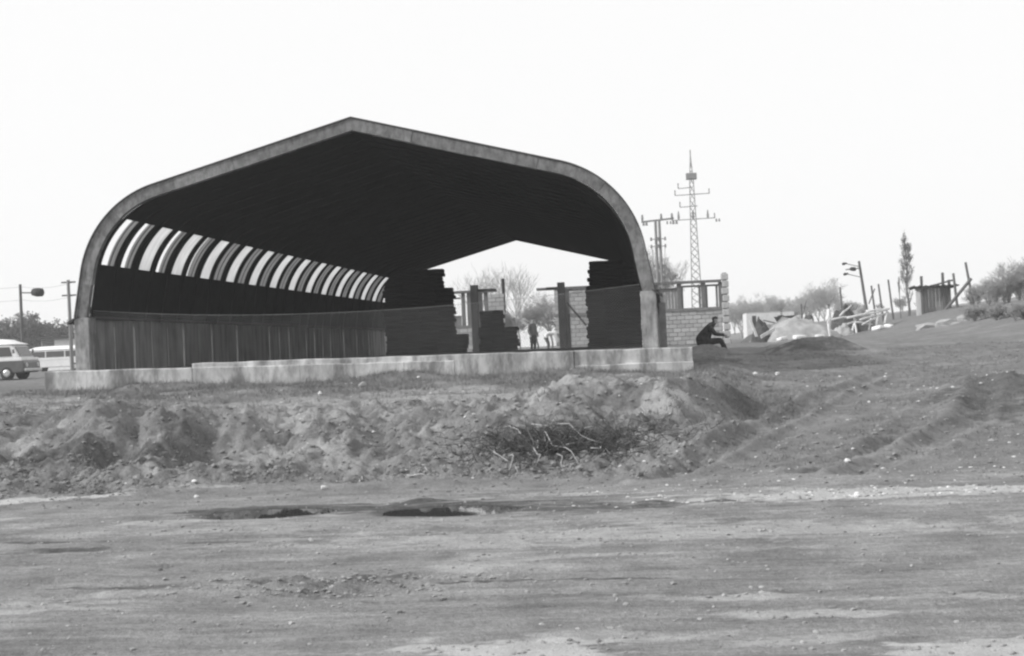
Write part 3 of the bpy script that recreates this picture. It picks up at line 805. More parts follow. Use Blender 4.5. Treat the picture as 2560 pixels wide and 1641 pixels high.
# rough corner pier of large blocks
qx0, qx1 = at(1808, 780, BY).x, at(1822, 780, BY).x
z = zb; ztop = at(1815, 683, BY).z; nq = 10
for k in range(nq):
    h = (ztop - zb) / nq; sh = .05 if k % 2 else 0
    mb = MB(); mb.box(qx0 - sh, qx1 + .05 - sh * .3, BY - .2, BY + .34, zb + k * h + .015, zb + (k + 1) * h - .03); bpart('corner_stone', mb, M['block'][1], bl, off, bevel=.04)
    mb = MB(); mb.box(qx0 + .03, qx1 - .04, BY - .14, BY + .3, zb + (k + 1) * h - .03, zb + (k + 1) * h + .015); bpart('joint', mb, M['mortar'], bl, off)
# part between the gate opening and the sack stack
x0, x1 = at(1388, 800, BY).x, at(1475, 800, BY).x
blocks(bl, x0, x1, zs, zt - .13, BY + .02, off[0], off[2], off[1])
mb = MB(); mb.box(x0, x1, BY + .021, BY + .259, zs, zt - .13); bpart('mortar_core', mb, M['mortar'], bl, off)

xl, xr2 = at(1060, 800, BY).x, at(1263, 800, BY).x
b2 = empty('block_annex', (xr2, BY, zb)); off2 = (xr2, BY, zb)
tag(b2, 'half-built block annex with a stovepipe seen through the far end of the hall', 'building')
zs2 = at(1150, 815, BY).z
mb = MB(); mb.box(xl, xr2, BY + .02, BY + .26, zb, zs2 - .14); bpart('mortar_core', mb, M['mortar'], b2, off2)
blocks(b2, xl, xr2, zb + .1, zs2 - .14, BY + .02, off2[0], off2[2], off2[1])
mb = MB(); mb.box(xl, xr2 - .9, BY - .12, BY + .3, zs2 - .14, zs2); bpart('sill_beam', mb, M['beam'], b2, off2)
ztA = at(1150, 728, BY).z
mb = MB(); mb.box(xl, at(1240, 730, BY).x, BY - .16, BY + .32, ztA - .13, ztA); bpart('top_beam', mb, M['frame'], b2, off2)
for px in (1128, 1158, 1172, 1215):
    x = at(px, 760, BY).x; mb = MB(); mb.box(x - .09, x + .09, BY - .05, BY + .17, zs2, ztA - .13); bpart('post', mb, M['frame'], b2, off2)
a, b = at(1132, 760, BY).x, at(1152, 760, BY).x
for zz in (zs2 + .45, ztA - .42):
    mb = MB(); mb.box(a, b, BY, BY + .1, zz, zz + .08); bpart('transom', mb, M['frame'], b2, off2)
mb = MB(); mb.box(a, b, BY + .02, BY + .08, zs2, zs2 + .45); bpart('boarding', mb, M['board'], b2, off2)
xa, xb = at(1222, 800, BY).x, xr2
blocks(b2, xa, xb, zs2 - .14, at(1240, 735, BY).z, BY + .02, off2[0], off2[2], off2[1])
mb = MB(); mb.box(xa, xb, BY + .021, BY + .259, zs2 - .14, at(1240, 736, BY).z); bpart('mortar_core', mb, M['mortar'], b2, off2)
p = at(1258, 733, BY); mb = MB(); mb.tube([(p.x, BY + .1, p.z - 1.0), (p.x, BY + .1, at(1258, 697, BY).z)], .09, 10); bpart('stovepipe', mb, M['darkwood'], b2, off2)

# dark gate pillars at the far mouth of the hall
PY = 68.0
for px0, px1, py, ext, lab in ((1176, 1194, 714, 1, 'dark square gate pillar beside the free-standing sack pile'), (1393, 1411, 707, -1, 'dark square gate pillar with a thin post and slanting brace')):
    a = at(px0, py, PY); b = at(px1, py, PY); zb_ = gz(a.x, PY) - .1
    g = empty('gate_pillar', ((a.x + b.x) / 2, PY, zb_)); tag(g, lab, 'pillar')
    o_ = ((a.x + b.x) / 2, PY, zb_)
    mb = MB(); mb.box(a.x, b.x, PY - .17, PY + .17, zb_, a.z); bpart('shaft', mb, M['darkwood'], g, o_, bevel=.01)
    mb = MB(); x0, x1 = (b.x, b.x + .85) if ext == 1 else (a.x - .55, a.x)
    mb.box(x0, x1, PY - .06, PY + .06, a.z - .32, a.z - .2); bpart('arm', mb, M['darkwood'], g, o_)
    mb = MB(); mb.box(b.x + .002, b.x + .2, PY - .1, PY + .1, zb_, a.z - .33); bpart('backing_post', mb, M['board'], g, o_)
    if ext == -1:
        mb = MB(); mb.bar(at(1417, 757, PY - .3), at(1466, 814, PY - .3), .09); bpart('brace', mb, M['darkwood'], g, o_)
        q = at(1423, 785, PY - .2); mb = MB(); mb.box(q.x - .04, q.x + .04, PY - .24, PY - .16, zb_, q.z); bpart('thin_post', mb, M['darkwood'], g, o_)
        mb = MB(); mb.box(b.x + .21, b.x + 1.2, PY - .05, PY + .05, a.z - .42, a.z - .32); bpart('rail', mb, M['frame'], g, o_)

# ------------------------------------------------------------------ people
def figure(name, joints, edges_, loc, rz, bands, label, scale=1.0):
    """one skinned surface; joints: name -> (x, y, z, radius); bands: function(co) -> material index"""
    names = list(joints); me = bpy.data.meshes.new(name + '_skeleton')
    me.from_pydata([joints[k][:3] for k in names], [(names.index(a), names.index(b)) for a, b in edges_], [])
    o = bpy.data.objects.new(name, me); col.objects.link(o)
    sk = o.modifiers.new('skin', 'SKIN'); sk.use_smooth_shade = True
    for i, k in enumerate(names):
        r = joints[k][3]; r = r if hasattr(r, '__len__') else (r, r)
        me.skin_vertices[0].data[i].radius = r; me.skin_vertices[0].data[i].use_root = (i == 0)
    ss = o.modifiers.new('sub', 'SUBSURF'); ss.levels = 2; ss.render_levels = 2
    dg = bpy.context.evaluated_depsgraph_get(); ev = o.evaluated_get(dg)
    new = bpy.data.meshes.new_from_object(ev); bpy.data.objects.remove(o)
    for m in ('cloth_dark', 'cloth_mid', 'cloth_white', 'skin', 'hair'):
        new.materials.append(M[m])
    for p in new.polygons: p.material_index = bands(p.center); p.use_smooth = True
    o = link(name, new, None, loc, (0, 0, rz)); o.scale = (scale,) * 3
    return tag(o, label, 'person')

# standing, faces +x in its own space
STAND = {'pelvis': (0, 0, .95, .15), 'waist': (0, 0, 1.1, .14), 'chest': (.01, 0, 1.32, (.16, .15)), 'neck': (.02, 0, 1.5, .06), 'chin': (.04, 0, 1.58, .075), 'head': (.03, 0, 1.68, .10), 'crown': (.02, 0, 1.77, .06)}
STAND_E = [('pelvis', 'waist'), ('waist', 'chest'), ('chest', 'neck'), ('neck', 'chin'), ('chin', 'head'), ('head', 'crown')]
for s, n in ((1, 'L'), (-1, 'R')):
    STAND.update({'sh' + n: (0, .19 * s, 1.43, .075), 'el' + n: (-.02, .27 * s, 1.14, .052), 'wr' + n: (.10, .26 * s, .92, .04), 'hd' + n: (.15, .25 * s, .84, .035),
                  'hp' + n: (0, .10 * s, .86, .11), 'kn' + n: (.02, .11 * s, .49, .075), 'an' + n: (-.02, .11 * s, .09, .055), 'to' + n: (.14, .13 * s, .04, .045)})
    STAND_E += [('chest', 'sh' + n), ('sh' + n, 'el' + n), ('el' + n, 'wr' + n), ('wr' + n, 'hd' + n), ('pelvis', 'hp' + n), ('hp' + n, 'kn' + n), ('kn' + n, 'an' + n), ('an' + n, 'to' + n)]
def dress(shirt, trousers):
    def f(c):
        if c.z > 1.70 or (c.z > 1.62 and c.x < 0): return 4
        if c.z > 1.51: return 3
        if abs(c.y) > .2 and c.z < .94: return 3
        return shirt if c.z > .93 else trousers
    return f
p = at(1333, 863, 70.5); figure('person', STAND, STAND_E, (p.x, 70.5, gz(p.x, 70.5)), R(-40), dress(1, 0), 'person in a grey jacket and dark trousers standing beyond the hall')
# bending over, faces -x in place
BEND = {k: list(v) for k, v in STAND.items()}
BEND.update({'pelvis': (-.22, 0, .92, .16), 'waist': (-.08, 0, 1.0, .15), 'chest': (.18, 0, 1.04, (.17, .16)), 'neck': (.36, 0, .99, .065), 'chin': (.44, 0, .93, .075), 'head': (.50, 0, .90, .10), 'crown': (.57, 0, .87, .06)})
for s, n in ((1, 'L'), (-1, 'R')):
    BEND.update({'sh' + n: (.27, .19 * s, .98, .075), 'el' + n: (.34, .24 * s, .70, .052), 'wr' + n: (.40, .20 * s, .46, .04), 'hd' + n: (.42, .18 * s, .38, .036),
                 'hp' + n: (-.2, .10 * s, .84, .11), 'kn' + n: (-.06, .13 * s, .48, .075), 'an' + n: (-.16, .13 * s, .09, .055), 'to' + n: (0, .15 * s, .04, .045)})
def dress_bend(c):
    if c.x > .5: return 4
    if c.x > .37 and c.z > .8: return 3
    if abs(c.y) > .12 and c.x > .3 and c.z < .55: return 3
    return 2 if (c.z > .8 and c.x > -.26) or c.x > .2 else 1
p = at(1375, 863, 70.0); figure('person', BEND, STAND_E, (p.x, 70.0, gz(p.x, 70.0)), R(8), dress_bend, 'person in a white shirt bending down beyond the hall')
# sitting hunched on the bank beside the hall, facing right
SIT = {'pelvis': (0, 0, .12, .17), 'tail': (-.18, 0, .06, (.12, .2)), 'waist': (.05, 0, .27, (.17, .19)), 'chest': (.18, 0, .47, (.17, .19)), 'neck': (.29, 0, .62, .065), 'chin': (.37, 0, .66, .075), 'head': (.36, 0, .75, .10), 'crown': (.35, 0, .83, .075)}
SIT_E = [('pelvis', 'waist'), ('pelvis', 'tail'), ('waist', 'chest'), ('chest', 'neck'), ('neck', 'chin'), ('chin', 'head'), ('head', 'crown')]
for s, n in ((1, 'L'), (-1, 'R')):
    SIT.update({'sh' + n: (.18, .2 * s, .54, .08), 'el' + n: (.36, .25 * s, .32, .06), 'wr' + n: (.58, .14 * s, .30, .045), 'hd' + n: (.68, .10 * s, .28, .04),
                'hp' + n: (.1, .10 * s, .1, .12), 'kn' + n: (.50, .14 * s, .16, .08), 'an' + n: (.66, .15 * s, -.24, .06), 'to' + n: (.82, .17 * s, -.28, .055)})
    SIT_E += [('chest', 'sh' + n), ('sh' + n, 'el' + n), ('el' + n, 'wr' + n), ('wr' + n, 'hd' + n), ('pelvis', 'hp' + n), ('hp' + n, 'kn' + n), ('kn' + n, 'an' + n), ('an' + n, 'to' + n)]
def dress_sit(c):
    if c.x > .60 and c.z > .2: return 3
    if c.z > .74: return 4
    if c.z > .63 and c.x > .34: return 3
    return 0
SEAT = at(1757, 848, 41.5)
figure('person', SIT, SIT_E, (SEAT.x, 41.5, gz(SEAT.x, 41.5) - .02), 0, dress_sit, 'person in dark coat and boots sitting hunched on the bank beside the hall', 1.02)

# workers behind the sand heap
p = at(2074, 830, 74.3); figure('person', STAND, STAND_E, (p.x, 74.3, gz(p.x, 74.3)), R(170), dress(2, 2), 'person in pale work clothes standing at the edge of the large sand heap', .98)
p = at(1954, 830, 84); figure('person', STAND, STAND_E, (p.x, 84, gz(p.x, 84) - .0), R(-60), dress(0, 0), 'person in dark clothes standing by the wheelbarrow behind the sand heap', .95)
p = at(1978, 830, 83.6); figure('person', BEND, STAND_E, (p.x, 83.6, gz(p.x, 83.6)), R(10), lambda c: 4 if c.x > .46 else 0, 'person in dark clothes bending down behind the sand heap', 1.05)
p = at(2024, 830, 84.5); figure('person', STAND, STAND_E, (p.x, 84.5, gz(p.x, 84.5)), R(-90), dress(1, 0), 'person in a grey jacket behind the crest of the sand heap', .9)

# ------------------------------------------------------------------ electricity masts and poles
def mast(px, ptop, pbase, Y, label):
    b = at(px + 12, pbase, Y); t = at(px, ptop, Y); zb_ = gz(b.x, Y) - .2; cx = b.x
    g = empty('lattice_mast', (cx, Y, zb_)); tag(g, label, 'pylon')
    H = t.z - zb_; w0, w1 = .62, .20
    def wdt(z): return w0 + (w1 - w0) * min(1, z / (H * .86)) if z < H * .86 else w1 * max(.12, 1 - (z - H * .86) / (H * .14))
    for sx, sy in ((1, 1), (1, -1), (-1, 1), (-1, -1)):
        mb = MB(); mb.tube([(sx * wdt(z), sy * wdt(z), z) for z in np.linspace(0, H, 8)], .05, 4); mb.build('leg', M['steel'], g)
    lac = MB(); n = 24
    for k in range(n):
        z0, z1 = H * .97 * k / n, H * .97 * (k + 1) / n; a, b_ = wdt(z0), wdt(z1)
        for u in range(4):
            c0 = [(a, a), (-a, a), (-a, -a), (a, -a)]; c1 = [(b_, b_), (-b_, b_), (-b_, -b_), (b_, -b_)]
            lac.tube([(*c0[u], z0), (*c1[(u + 1) % 4], z1)], .026, 3, False); lac.tube([(*c0[(u + 1) % 4], z0), (*c1[u], z1)], .026, 3, False)
    lo = lac.build('lacing', M['steel'], g); lo['kind'] = 'stuff'
    def zpx(py): return at(px + 5, py, Y).z - zb_
    for py, l, r in ((487, -1.75, 1.75), (517, -1.3, .5), (470, -1.4, 0), (549, -2.2, 2.2)):
        z = zpx(py); mb = MB(); mb.bar((l, 0, z), (r, 0, z + .05), .06, .08); arm = mb.build('cross_arm', M['steel'], g)
        for x in ((l, r) if r > 1 else (l,)):
            mb = MB(); mb.tube([(x, 0, z), (x, 0, z + .12), (x, 0, z + .2), (x, 0, z + .55)], [.03, .08, .05, .07], 6); mb.build('insulator', M['steel'], arm)
        if py == 549:
            for x in (-1.5, 1.5, 0):
                mb = MB(); mb.tube([(x, -.2, z), (x, -.2, z + .3), (x, -.2, z + .9)], [.09, .13, .05], 6); mb.build('insulator', M['steel'], arm)
            for x in (-2.7, -2.35, 2.35, 2.65):
                mb = MB(); mb.tube([(x, 0, z - .05), (x + .02, 0, z - .35)], [.08, .10], 6); mb.build('insulator', M['steel'], arm)
    z = zpx(440); mb = MB(); mb.box(-.55, .55, -.5, .5, z - .35, z + .25); mb.build('platform', M['steel'], g)
    mb = MB(); mb.tube([(0, 0, H - .2), (0, 0, H + .7)], .06, 5); mb.build('spike', M['steel'], g)
    return g
mast(1728, 392, 700, 150, 'tall tapering steel lattice mast with three cross-arms')

Y_ = 100.0; b = at(1650, 705, Y_); t = at(1648, 549, Y_); zb_ = gz(b.x, Y_) - .2
g = empty('twin_pole', (b.x, Y_, zb_)); tag(g, 'twin-legged concrete power pole with one wide cross-arm and insulators', 'power pole')
H = t.z - zb_
for s in (-1, 1):
    mb = MB(); mb.tube([(s * .16, 0, 0), (s * .13, 0, H)], [.13, .09], 8); mb.build('leg', M['board'], g)
mb = MB(); mb.bar((-1.1, 0, H - .12), (1.15, 0, H + .02), .1, .12); arm = mb.build('cross_arm', M['steel'], g)
for x in (-1.02, .28, 1.02):
    mb = MB(); mb.tube([(x, 0, H - .1), (x, 0, H + .1), (x, 0, H + .38)], [.04, .09, .06], 6); mb.build('insulator', M['steel'], arm)
for x in (-.95, -.75, 1.1, 1.32):
    mb = MB(); mb.tube([(x, 0, H - .15), (x, 0, H - .38)], [.07, .09], 6); mb.build('insulator', M['steel'], arm)
for dz in (1.35, 1.85):
    mb = MB(); mb.bar((-.5, 0, H - dz), (.5, 0, H - dz), .05); br = mb.build('bracket', M['steel'], g)
    for x in (-.48, 0, .48):
        mb = MB(); mb.tube([(x, -.12, H - dz - .12), (x, -.12, H - dz + .12)], [.08, .06], 6); mb.build('insulator', M['steel'], br)
for x in (-.46, .46):
    mb = MB(); mb.tube([(x, 0, H - 1.85), (x * .7, 0, H - 4.0), (x * .62, 0, H - 5.4)], .025, 4); mb.build('down_wire', M['steel'], g)
mb = MB(); mb.bar((-.35, 0, H - 3.2), (.35, 0, H - 3.2), .06); mb.build('rung', M['steel'], g)

def lamp_post(px, ptop, pbase, Y, label, side=1, lean=0.0, flat=False):
    b = at(px, pbase, Y); t = at(px, ptop, Y); zb_ = gz(b.x, Y) - .2; H = t.z - zb_
    g = empty('lamp_post', (b.x, Y, zb_)); tag(g, label, 'lamp post')
    mb = MB(); mb.tube([(0, 0, 0), (lean, 0, H)], [.11, .075], 8); mb.build('pole', M['wood'], g)
    mb = MB(); mb.tube([(lean, 0, H - .45), (lean + side * .85, -.1, H - .5)], .035, 6); mb.build('arm', M['wood'], g)
    mb = MB()
    c = lean + side * (1.0 if not flat else .42)
    q_ = .55 if flat else 1.0
    mb.tube([(c - .3 * q_, -.1, H - .42), (c - .26 * q_, -.1, H - .45), (c + .0, -.14, H - .48), (c + .28 * q_, -.18, H - .5), (c + .34 * q_, -.2, H - .5)], [.09 * q_, .19 * q_, .24 * q_, .22 * q_, .12 * q_], 12)
    mb.build('lamp_head', M['darkwood'], g, True)
    return g, H
lamp_post(57, 711, 880, 74, 'wooden lamp post with a round hooded lamp beside the parked vans', 1, 0)
g2, H2 = lamp_post(2172, 652, 790, 92, 'leaning wooden lamp post with a cluster of small floodlights', -1, -.45, True)
for dx, dz in ((-.7, -.75), (-.75, -.1)):
    mb = MB(); mb.tube([(-.45 + dx, -.1, H2 + dz), (-.45 + dx - .2, -.16, H2 + dz - .03), (-.45 + dx - .3, -.18, H2 + dz - .05)], [.04, .09, .07], 8); fl = mb.build('floodlight', M['darkwood'], g2, True)
    mb = MB(); mb.tube([(-.43, 0, H2 + dz - .25), (-.45 + dx - .1, -.12, H2 + dz - .02)], .025, 5); mb.build('bracket', M['wood'], fl)

Yp = 72.0; b = at(180, 900, Yp); t = at(180, 700, Yp); zb_ = gz(b.x, Yp) - .2
g = empty('telegraph_pole', (b.x, Yp, zb_)); tag(g, 'wooden telegraph pole with a short crossbar behind the hall corner', 'telegraph pole')
mb = MB(); mb.tube([(0, 0, 0), (-.04, 0, t.z - zb_)], [.11, .085], 8); mb.build('pole', M['board'], g)
for dz in (.12, .8):
    mb = MB(); mb.bar((-.4, 0, t.z - zb_ - dz), (.35, 0, t.z - zb_ - dz), .08); mb.build('crossbar', M['wood'], g)
for i, (dz, lab) in enumerate(((.15, 'upper overhead wire between the lamp post and the telegraph pole'), (.85, 'lower overhead wire between the lamp post and the telegraph pole'))):
    a = at(180, 700, Yp); c0 = at(57, 711, 74); e = Vector((c0.x - 30, 78, c0.z))
    pts = []
    for p0, p1 in ((a, c0), (c0, e)):
        for k in range(13):
            t_ = k / 12; q = Vector(p0).lerp(Vector(p1), t_); pts.append((q.x, q.y, q.z - dz - .14 * 4 * t_ * (1 - t_)))
    mb = MB(); mb.tube(pts, .009, 4); tag(mb.build('overhead_wire', M['steel']), lab, 'wire', 'overhead wires')

# ------------------------------------------------------------------ parked vans and kiosk left of the hall
def van(name, loc, rz, lower, label, L=4.3, W=1.75, H=1.95, nose=.55, sc=1.0):
    g = empty(name, loc, rz); g.scale = (sc,) * 3; tag(g, label, 'van', 'vans parked beside the hall')
    def section(prof, y):   # profile in x,z ; rounded shoulders done by inset layers
        return prof
    bz = .95
    low = [(-L / 2, .42), (-L / 2 + .1, .32), (L / 2 - .12, .32), (L / 2, .45), (L / 2 - .02, .82), (L / 2 - .14, bz), (-L / 2 + .03, bz)]
    mb = MB(); mb.prism(low, -W / 2, W / 2); mb.build('lower_body', lower, g, bevel=.06)
    x1 = L / 2 - nose
    up = [(-L / 2 + .04, bz + .075), (x1 + .28, bz + .075), (x1 - .02, bz + .62), (x1 - .12, H - .3), (-L / 2 + .2, H - .3), (-L / 2 + .1, bz + .6)]
    mb = MB(); mb.prism(up, -W / 2 + .08, W / 2 - .08); cab = mb.build('cab', M['white'], g, bevel=.06)
    belt = MB(); belt.box(-L / 2 - .01, L / 2 - .1, -W / 2 - .015, W / 2 + .015, bz - .08, bz + .075); belt.build('belt_line', M['white'], g, bevel=.03)
    rf = MB(); n = 9; vs = []; fs = []
    for i in range(n):
        x = -L / 2 + .1 + (x1 + .02 + L / 2 - .1) * i / (n - 1); e = 1 - abs(2 * i / (n - 1) - 1) ** 4
        for j in range(7):
            y = (W / 2 - .05) * (2 * j / 6 - 1); vs.append((x, y, H - .30 + .28 * (e ** .5) * (1 - abs(2 * j / 6 - 1) ** 3)))
    for i in range(n - 1):
        for j in range(6): fs.append((i * 7 + j, (i + 1) * 7 + j, (i + 1) * 7 + j + 1, i * 7 + j + 1))
    rf.add(vs, fs); rf.add([(v[0], v[1], H - .31) for v in vs], [tuple(reversed(f)) for f in fs]); rf.build('roof', M['white'], g, True)
    nwin = 3
    for s in (-1, 1):
        xs = np.linspace(-L / 2 + .3, x1 - .12, nwin + 1)
        for k in range(nwin):
            a, b = xs[k] + .05, xs[k + 1] - .05; y = s * (W / 2 - .072)
            mb = MB(); mb.hexa([(a, y - .006, bz + .14), (b + (.12 if k == nwin - 1 else 0), y - .006, bz + .14), (b + (.12 if k == nwin - 1 else 0), y + .006, bz + .14), (a, y + .006, bz + .14),
                                (a, y - .006, bz + .58), (b, y - .006, bz + .58), (b, y + .006, bz + .58), (a, y + .006, bz + .58)])
            mb.build('window', M['glass'], g)
    mb = MB(); mb.hexa([(x1 + .265, -W / 2 + .2, bz + .14), (x1 + .285, -W / 2 + .2, bz + .14), (x1 + .285, W / 2 - .2, bz + .14), (x1 + .265, W / 2 - .2, bz + .14),
                        (x1 + .0, -W / 2 + .25, bz + .60), (x1 + .03, -W / 2 + .25, bz + .60), (x1 + .03, W / 2 - .25, bz + .60), (x1 + .0, W / 2 - .25, bz + .60)]); mb.build('windscreen', M['glass'], g)
    for sx in (-1, 1):
        for sy in (-1, 1):
            mb = MB(); y0 = sy * (W / 2 - .2); y1 = sy * (W / 2 + .01)
            mb.tube([(sx * L * .30, y0, .32), (sx * L * .30, y0 + sy * .03, .32), (sx * L * .30, y1 - sy * .03, .32), (sx * L * .30, y1, .32)], [.27, .32, .32, .28], 18)
            w = mb.build('wheel', M['tyre'], g, True)
            mb = MB(); mb.tube([(sx * L * .30, y1, .32), (sx * L * .30, y1 + sy * .025, .32)], [.17, .12], 14); mb.build('hubcap', M['chrome'], w)
    for sx in (-1, 1):
        mb = MB(); mb.box(sx * (L / 2 + .03) - .05, sx * (L / 2 + .03) + .05, -W / 2 + .02, W / 2 - .02, .38, .52); mb.build('bumper', M['chrome'], g, bevel=.03)
    for sy in (-1, 1):
        mb = MB(); mb.tube([(L / 2 - .05, sy * .6, .68), (L / 2 + .02, sy * .6, .68)], [.11, .09], 12); mb.build('headlight', M['chrome'], g)
        mb = MB(); mb.tube([(x1 + .1, sy * (W / 2 - .05), bz + .3), (x1 + .12, sy * (W / 2 + .15), bz + .36)], .012, 5); mb.box(x1 + .1, x1 + .13, sy * (W / 2 + .15) - .07, sy * (W / 2 + .15) + .07, bz + .28, bz + .46); mb.build('mirror', M['carlow'], g)
    return g
p = at(80, 945, 66); zv = gz(p.x - 2.1, 66)
van('parked_van', (p.x - 2.15, 66, zv), 0, M['carlow'], 'van with domed white roof, white belt line and dark lower body', sc=(at(30, 846, 66).z - zv) / 1.95)
p = at(64, 928, 98); zv = gz(p.x + 2.6, 98)
van('parked_van', (p.x + 2.5, 98, zv), math.pi, M['white'], 'all-white long minibus parked behind the darker two-tone van', L=5.2, nose=.3, sc=(at(110, 866, 98).z - zv) / 1.95)
p = at(96, 868, 125); zk = gz(p.x, 125) - .1; off = (p.x, 125, zk)
kx = empty('kiosk', off); tag(kx, 'low pale kiosk with a flat dark roof behind the white minibus', 'kiosk')
ztp = at(140, 845, 125).z
mb = MB(); mb.box(p.x + .3, p.x + 4.2, 125, 127.5, zk, ztp - .12); bpart('wall', mb, M['white'], kx, off)
mb = MB(); mb.box(p.x, p.x + 4.6, 124.5, 128, ztp - .12, ztp + .12); bpart('roof', mb, M['darkwood'], kx, off)
mb = MB(); mb.box(p.x + .35, p.x + 1.5, 124.96, 124.99, zk + .9, ztp - .18); bpart('window', mb, M['glass'], kx, off)

# ------------------------------------------------------------------ heaps and gear right of the hall
def heap(name, px, pbase, ptop, Y, hw, dp, m, label, cat, seed, extra=None):
    b = at(px, pbase, Y); t = at(px, ptop, Y); z0 = gz(b.x, Y) - .15; H = t.z - z0; n = 34
    vs = []; fs = []
    rng = np.linspace(-1, 1, n); U, V = np.meshgrid(rng, rng)
    nz = fbm(U * 2.2 + seed, V * 2.2, seed, 4)
    rr = np.sqrt(U ** 2 + V ** 2) * (1 + .18 * gnoise(U * 1.5 + seed, V * 1.5, seed + 3))
    h = H * np.clip(1 - rr ** 1.7, 0, 1) ** .85 * (1 + .22 * nz) + .05 * nz + .05 * fbm(U * 7, V * 7, seed + 40, 3)
    h = np.where(rr > 1, -.25, h)
    for i in range(n):
        for j in range(n): vs.append((U[i, j] * hw, V[i, j] * dp, h[i, j]))
    for i in range(n - 1):
        for j in range(n - 1): fs.append((i * n + j, i * n + j + 1, (i + 1) * n + j + 1, (i + 1) * n + j))
    mb = MB(); mb.add(vs, fs); o = mb.build(name, m, None, True, loc=(b.x, Y, z0)); tag(o, label, cat); return o
heap('sand_heap', 1978, 850, 798, 76, 2.55, 1.8, M['sandheap'], 'large pale heap of building sand in front of the workers', 'sand heap', 5)
heap('sand_heap', 2108, 842, 813, 77, .75, .7, M['sandheap'], 'small pale sand heap at the foot of the pole jumble', 'sand heap', 9)
for px, py, Yr, s, lab in ((2320, 838, 62, .42, 'broad pale rock lying below the plank shed'), (2372, 838, 61, .48, 'long pale rock beside the broad one below the plank shed'), (2422, 836, 61, .42, 'rounded pale rock farthest uphill below the plank shed')):
    p = at(px, py, Yr); bm = bmesh.new(); bmesh.ops.create_icosphere(bm, subdivisions=2, radius=1)
    for v in bm.verts: v.co *= 1 + .25 * math.sin(v.co.x * 4 + px) * math.cos(v.co.y * 3 + v.co.z * 5)
    me = bpy.data.meshes.new('rock'); bm.to_mesh(me); bm.free(); me.materials.append(M['sandheap'])
    o = link('rock', me, None, (p.x, Yr, gz(p.x, Yr) + .02)); o.scale = (s * 1.2, s * .8, s * .5); tag(o, lab, 'rock')

def bag(px, py, Yr, s, lab):
    p = at(px, py, Yr); o = link('bag', SACKW, None, (p.x, Yr, gz(p.x, Yr) + .13 * s), (random.uniform(-.2, .2), random.uniform(-.2, .2), random.uniform(-1, 1))); o.scale = (.8 * s, .5 * s, .34 * s); tag(o, lab, 'bag')
SACKW = SACK.copy(); SACKW.materials.clear(); SACKW.materials.append(M['cloth_white'])
bag(1955, 846, 73.5, 0.68, 'white paper bag slumped against the foot of the large sand heap')
bag(2000, 850, 73.2, 0.81, 'white torn bag lying beside a board before the large sand heap')
bag(2050, 848, 73.4, 0.56, 'flat white bag at the far toe of the large sand heap')
bag(2195, 822, 76, 0.74, 'white bag on the earth in front of the pole jumble')
bag(2222, 817, 77, 0.56, 'small white bag lying next to the larger one by the pole jumble')
def plank(a, b, w, h, m, lab, cat='plank', group=None):
    mb = MB(); c = (Vector(a) + Vector(b)) / 2; mb.bar(Vector(a) - c, Vector(b) - c, w, h); o = mb.build('plank', m, None, loc=c); tag(o, lab, cat, group); return o
plank(at(1875, 800, 74), at(1892, 842, 73.6), .14, .05, M['paleboard'], 'pale plank standing aslant against the dark tarpaulin bundle')
plank(at(1902, 843, 73.4), at(1936, 823, 74), .05, .16, M['paleboard'], 'pale plank leaning low across the sand heap edge')
plank(at(2018, 848, 73.0), at(2052, 848, 73.1), .2, .07, M['wood'], 'dark board lying in front of the large sand heap')
b = at(1905, 838, 75); heap('tarpaulin_bundle', 1904, 838, 803, 75, .62, .6, M['tarp'], 'rounded bundle under a dark tarpaulin near the block building', 'bundle', 12)
p = at(1885, 790, 75.5); mb = MB(); zz = gz(p.x, 75.5) - .2; mb.box(-.1, .1, -.1, .1, 0, p.z - zz); tag(mb.build('fence_post', M['frame'], None, loc=(p.x, 75.5, zz), bevel=.02), 'stout grey post beside the tarpaulin bundle', 'post')
# wheelbarrow
p = at(1960, 815, 79); zz = gz(p.x, 79) ; wb = empty('wheelbarrow', (p.x, 79, zz)); tag(wb, 'dark wheelbarrow with a pale wheel rim behind the sand heap', 'wheelbarrow')
zl = max(.3, at(1960, 808, 79).z - zz)
mb = MB(); mb.add([(-.3, -.3, zl), (.4, -.22, zl), (.4, .22, zl), (-.3, .3, zl), (-.5, -.4, zl + .35), (.6, -.3, zl + .4), (.6, .3, zl + .4), (-.5, .4, zl + .35)], [(3, 2, 1, 0), (0, 1, 5, 4), (1, 2, 6, 5), (2, 3, 7, 6), (3, 0, 4, 7)]); mb.build('tray', M['tarp'], wb)
mb = MB(); mb.tube([(.62 + .34 * math.cos(a), 0, zl - .02 + .34 * math.sin(a)) for a in np.linspace(0, 2 * np.pi, 20)], .05, 6); mb.build('wheel', M['paleboard'], wb)
for s in (-1, 1):
    mb = MB(); mb.tube([(.6, s * .1, zl), (-.3, s * .28, zl - .02), (-1.1, s * .3, zl + .2)], .025, 6); mb.build('handle', M['wood'], wb)
    mb = MB(); mb.tube([(-.3, s * .28, zl), (-.35, s * .3, 0)], .025, 6); mb.build('leg', M['wood'], wb)
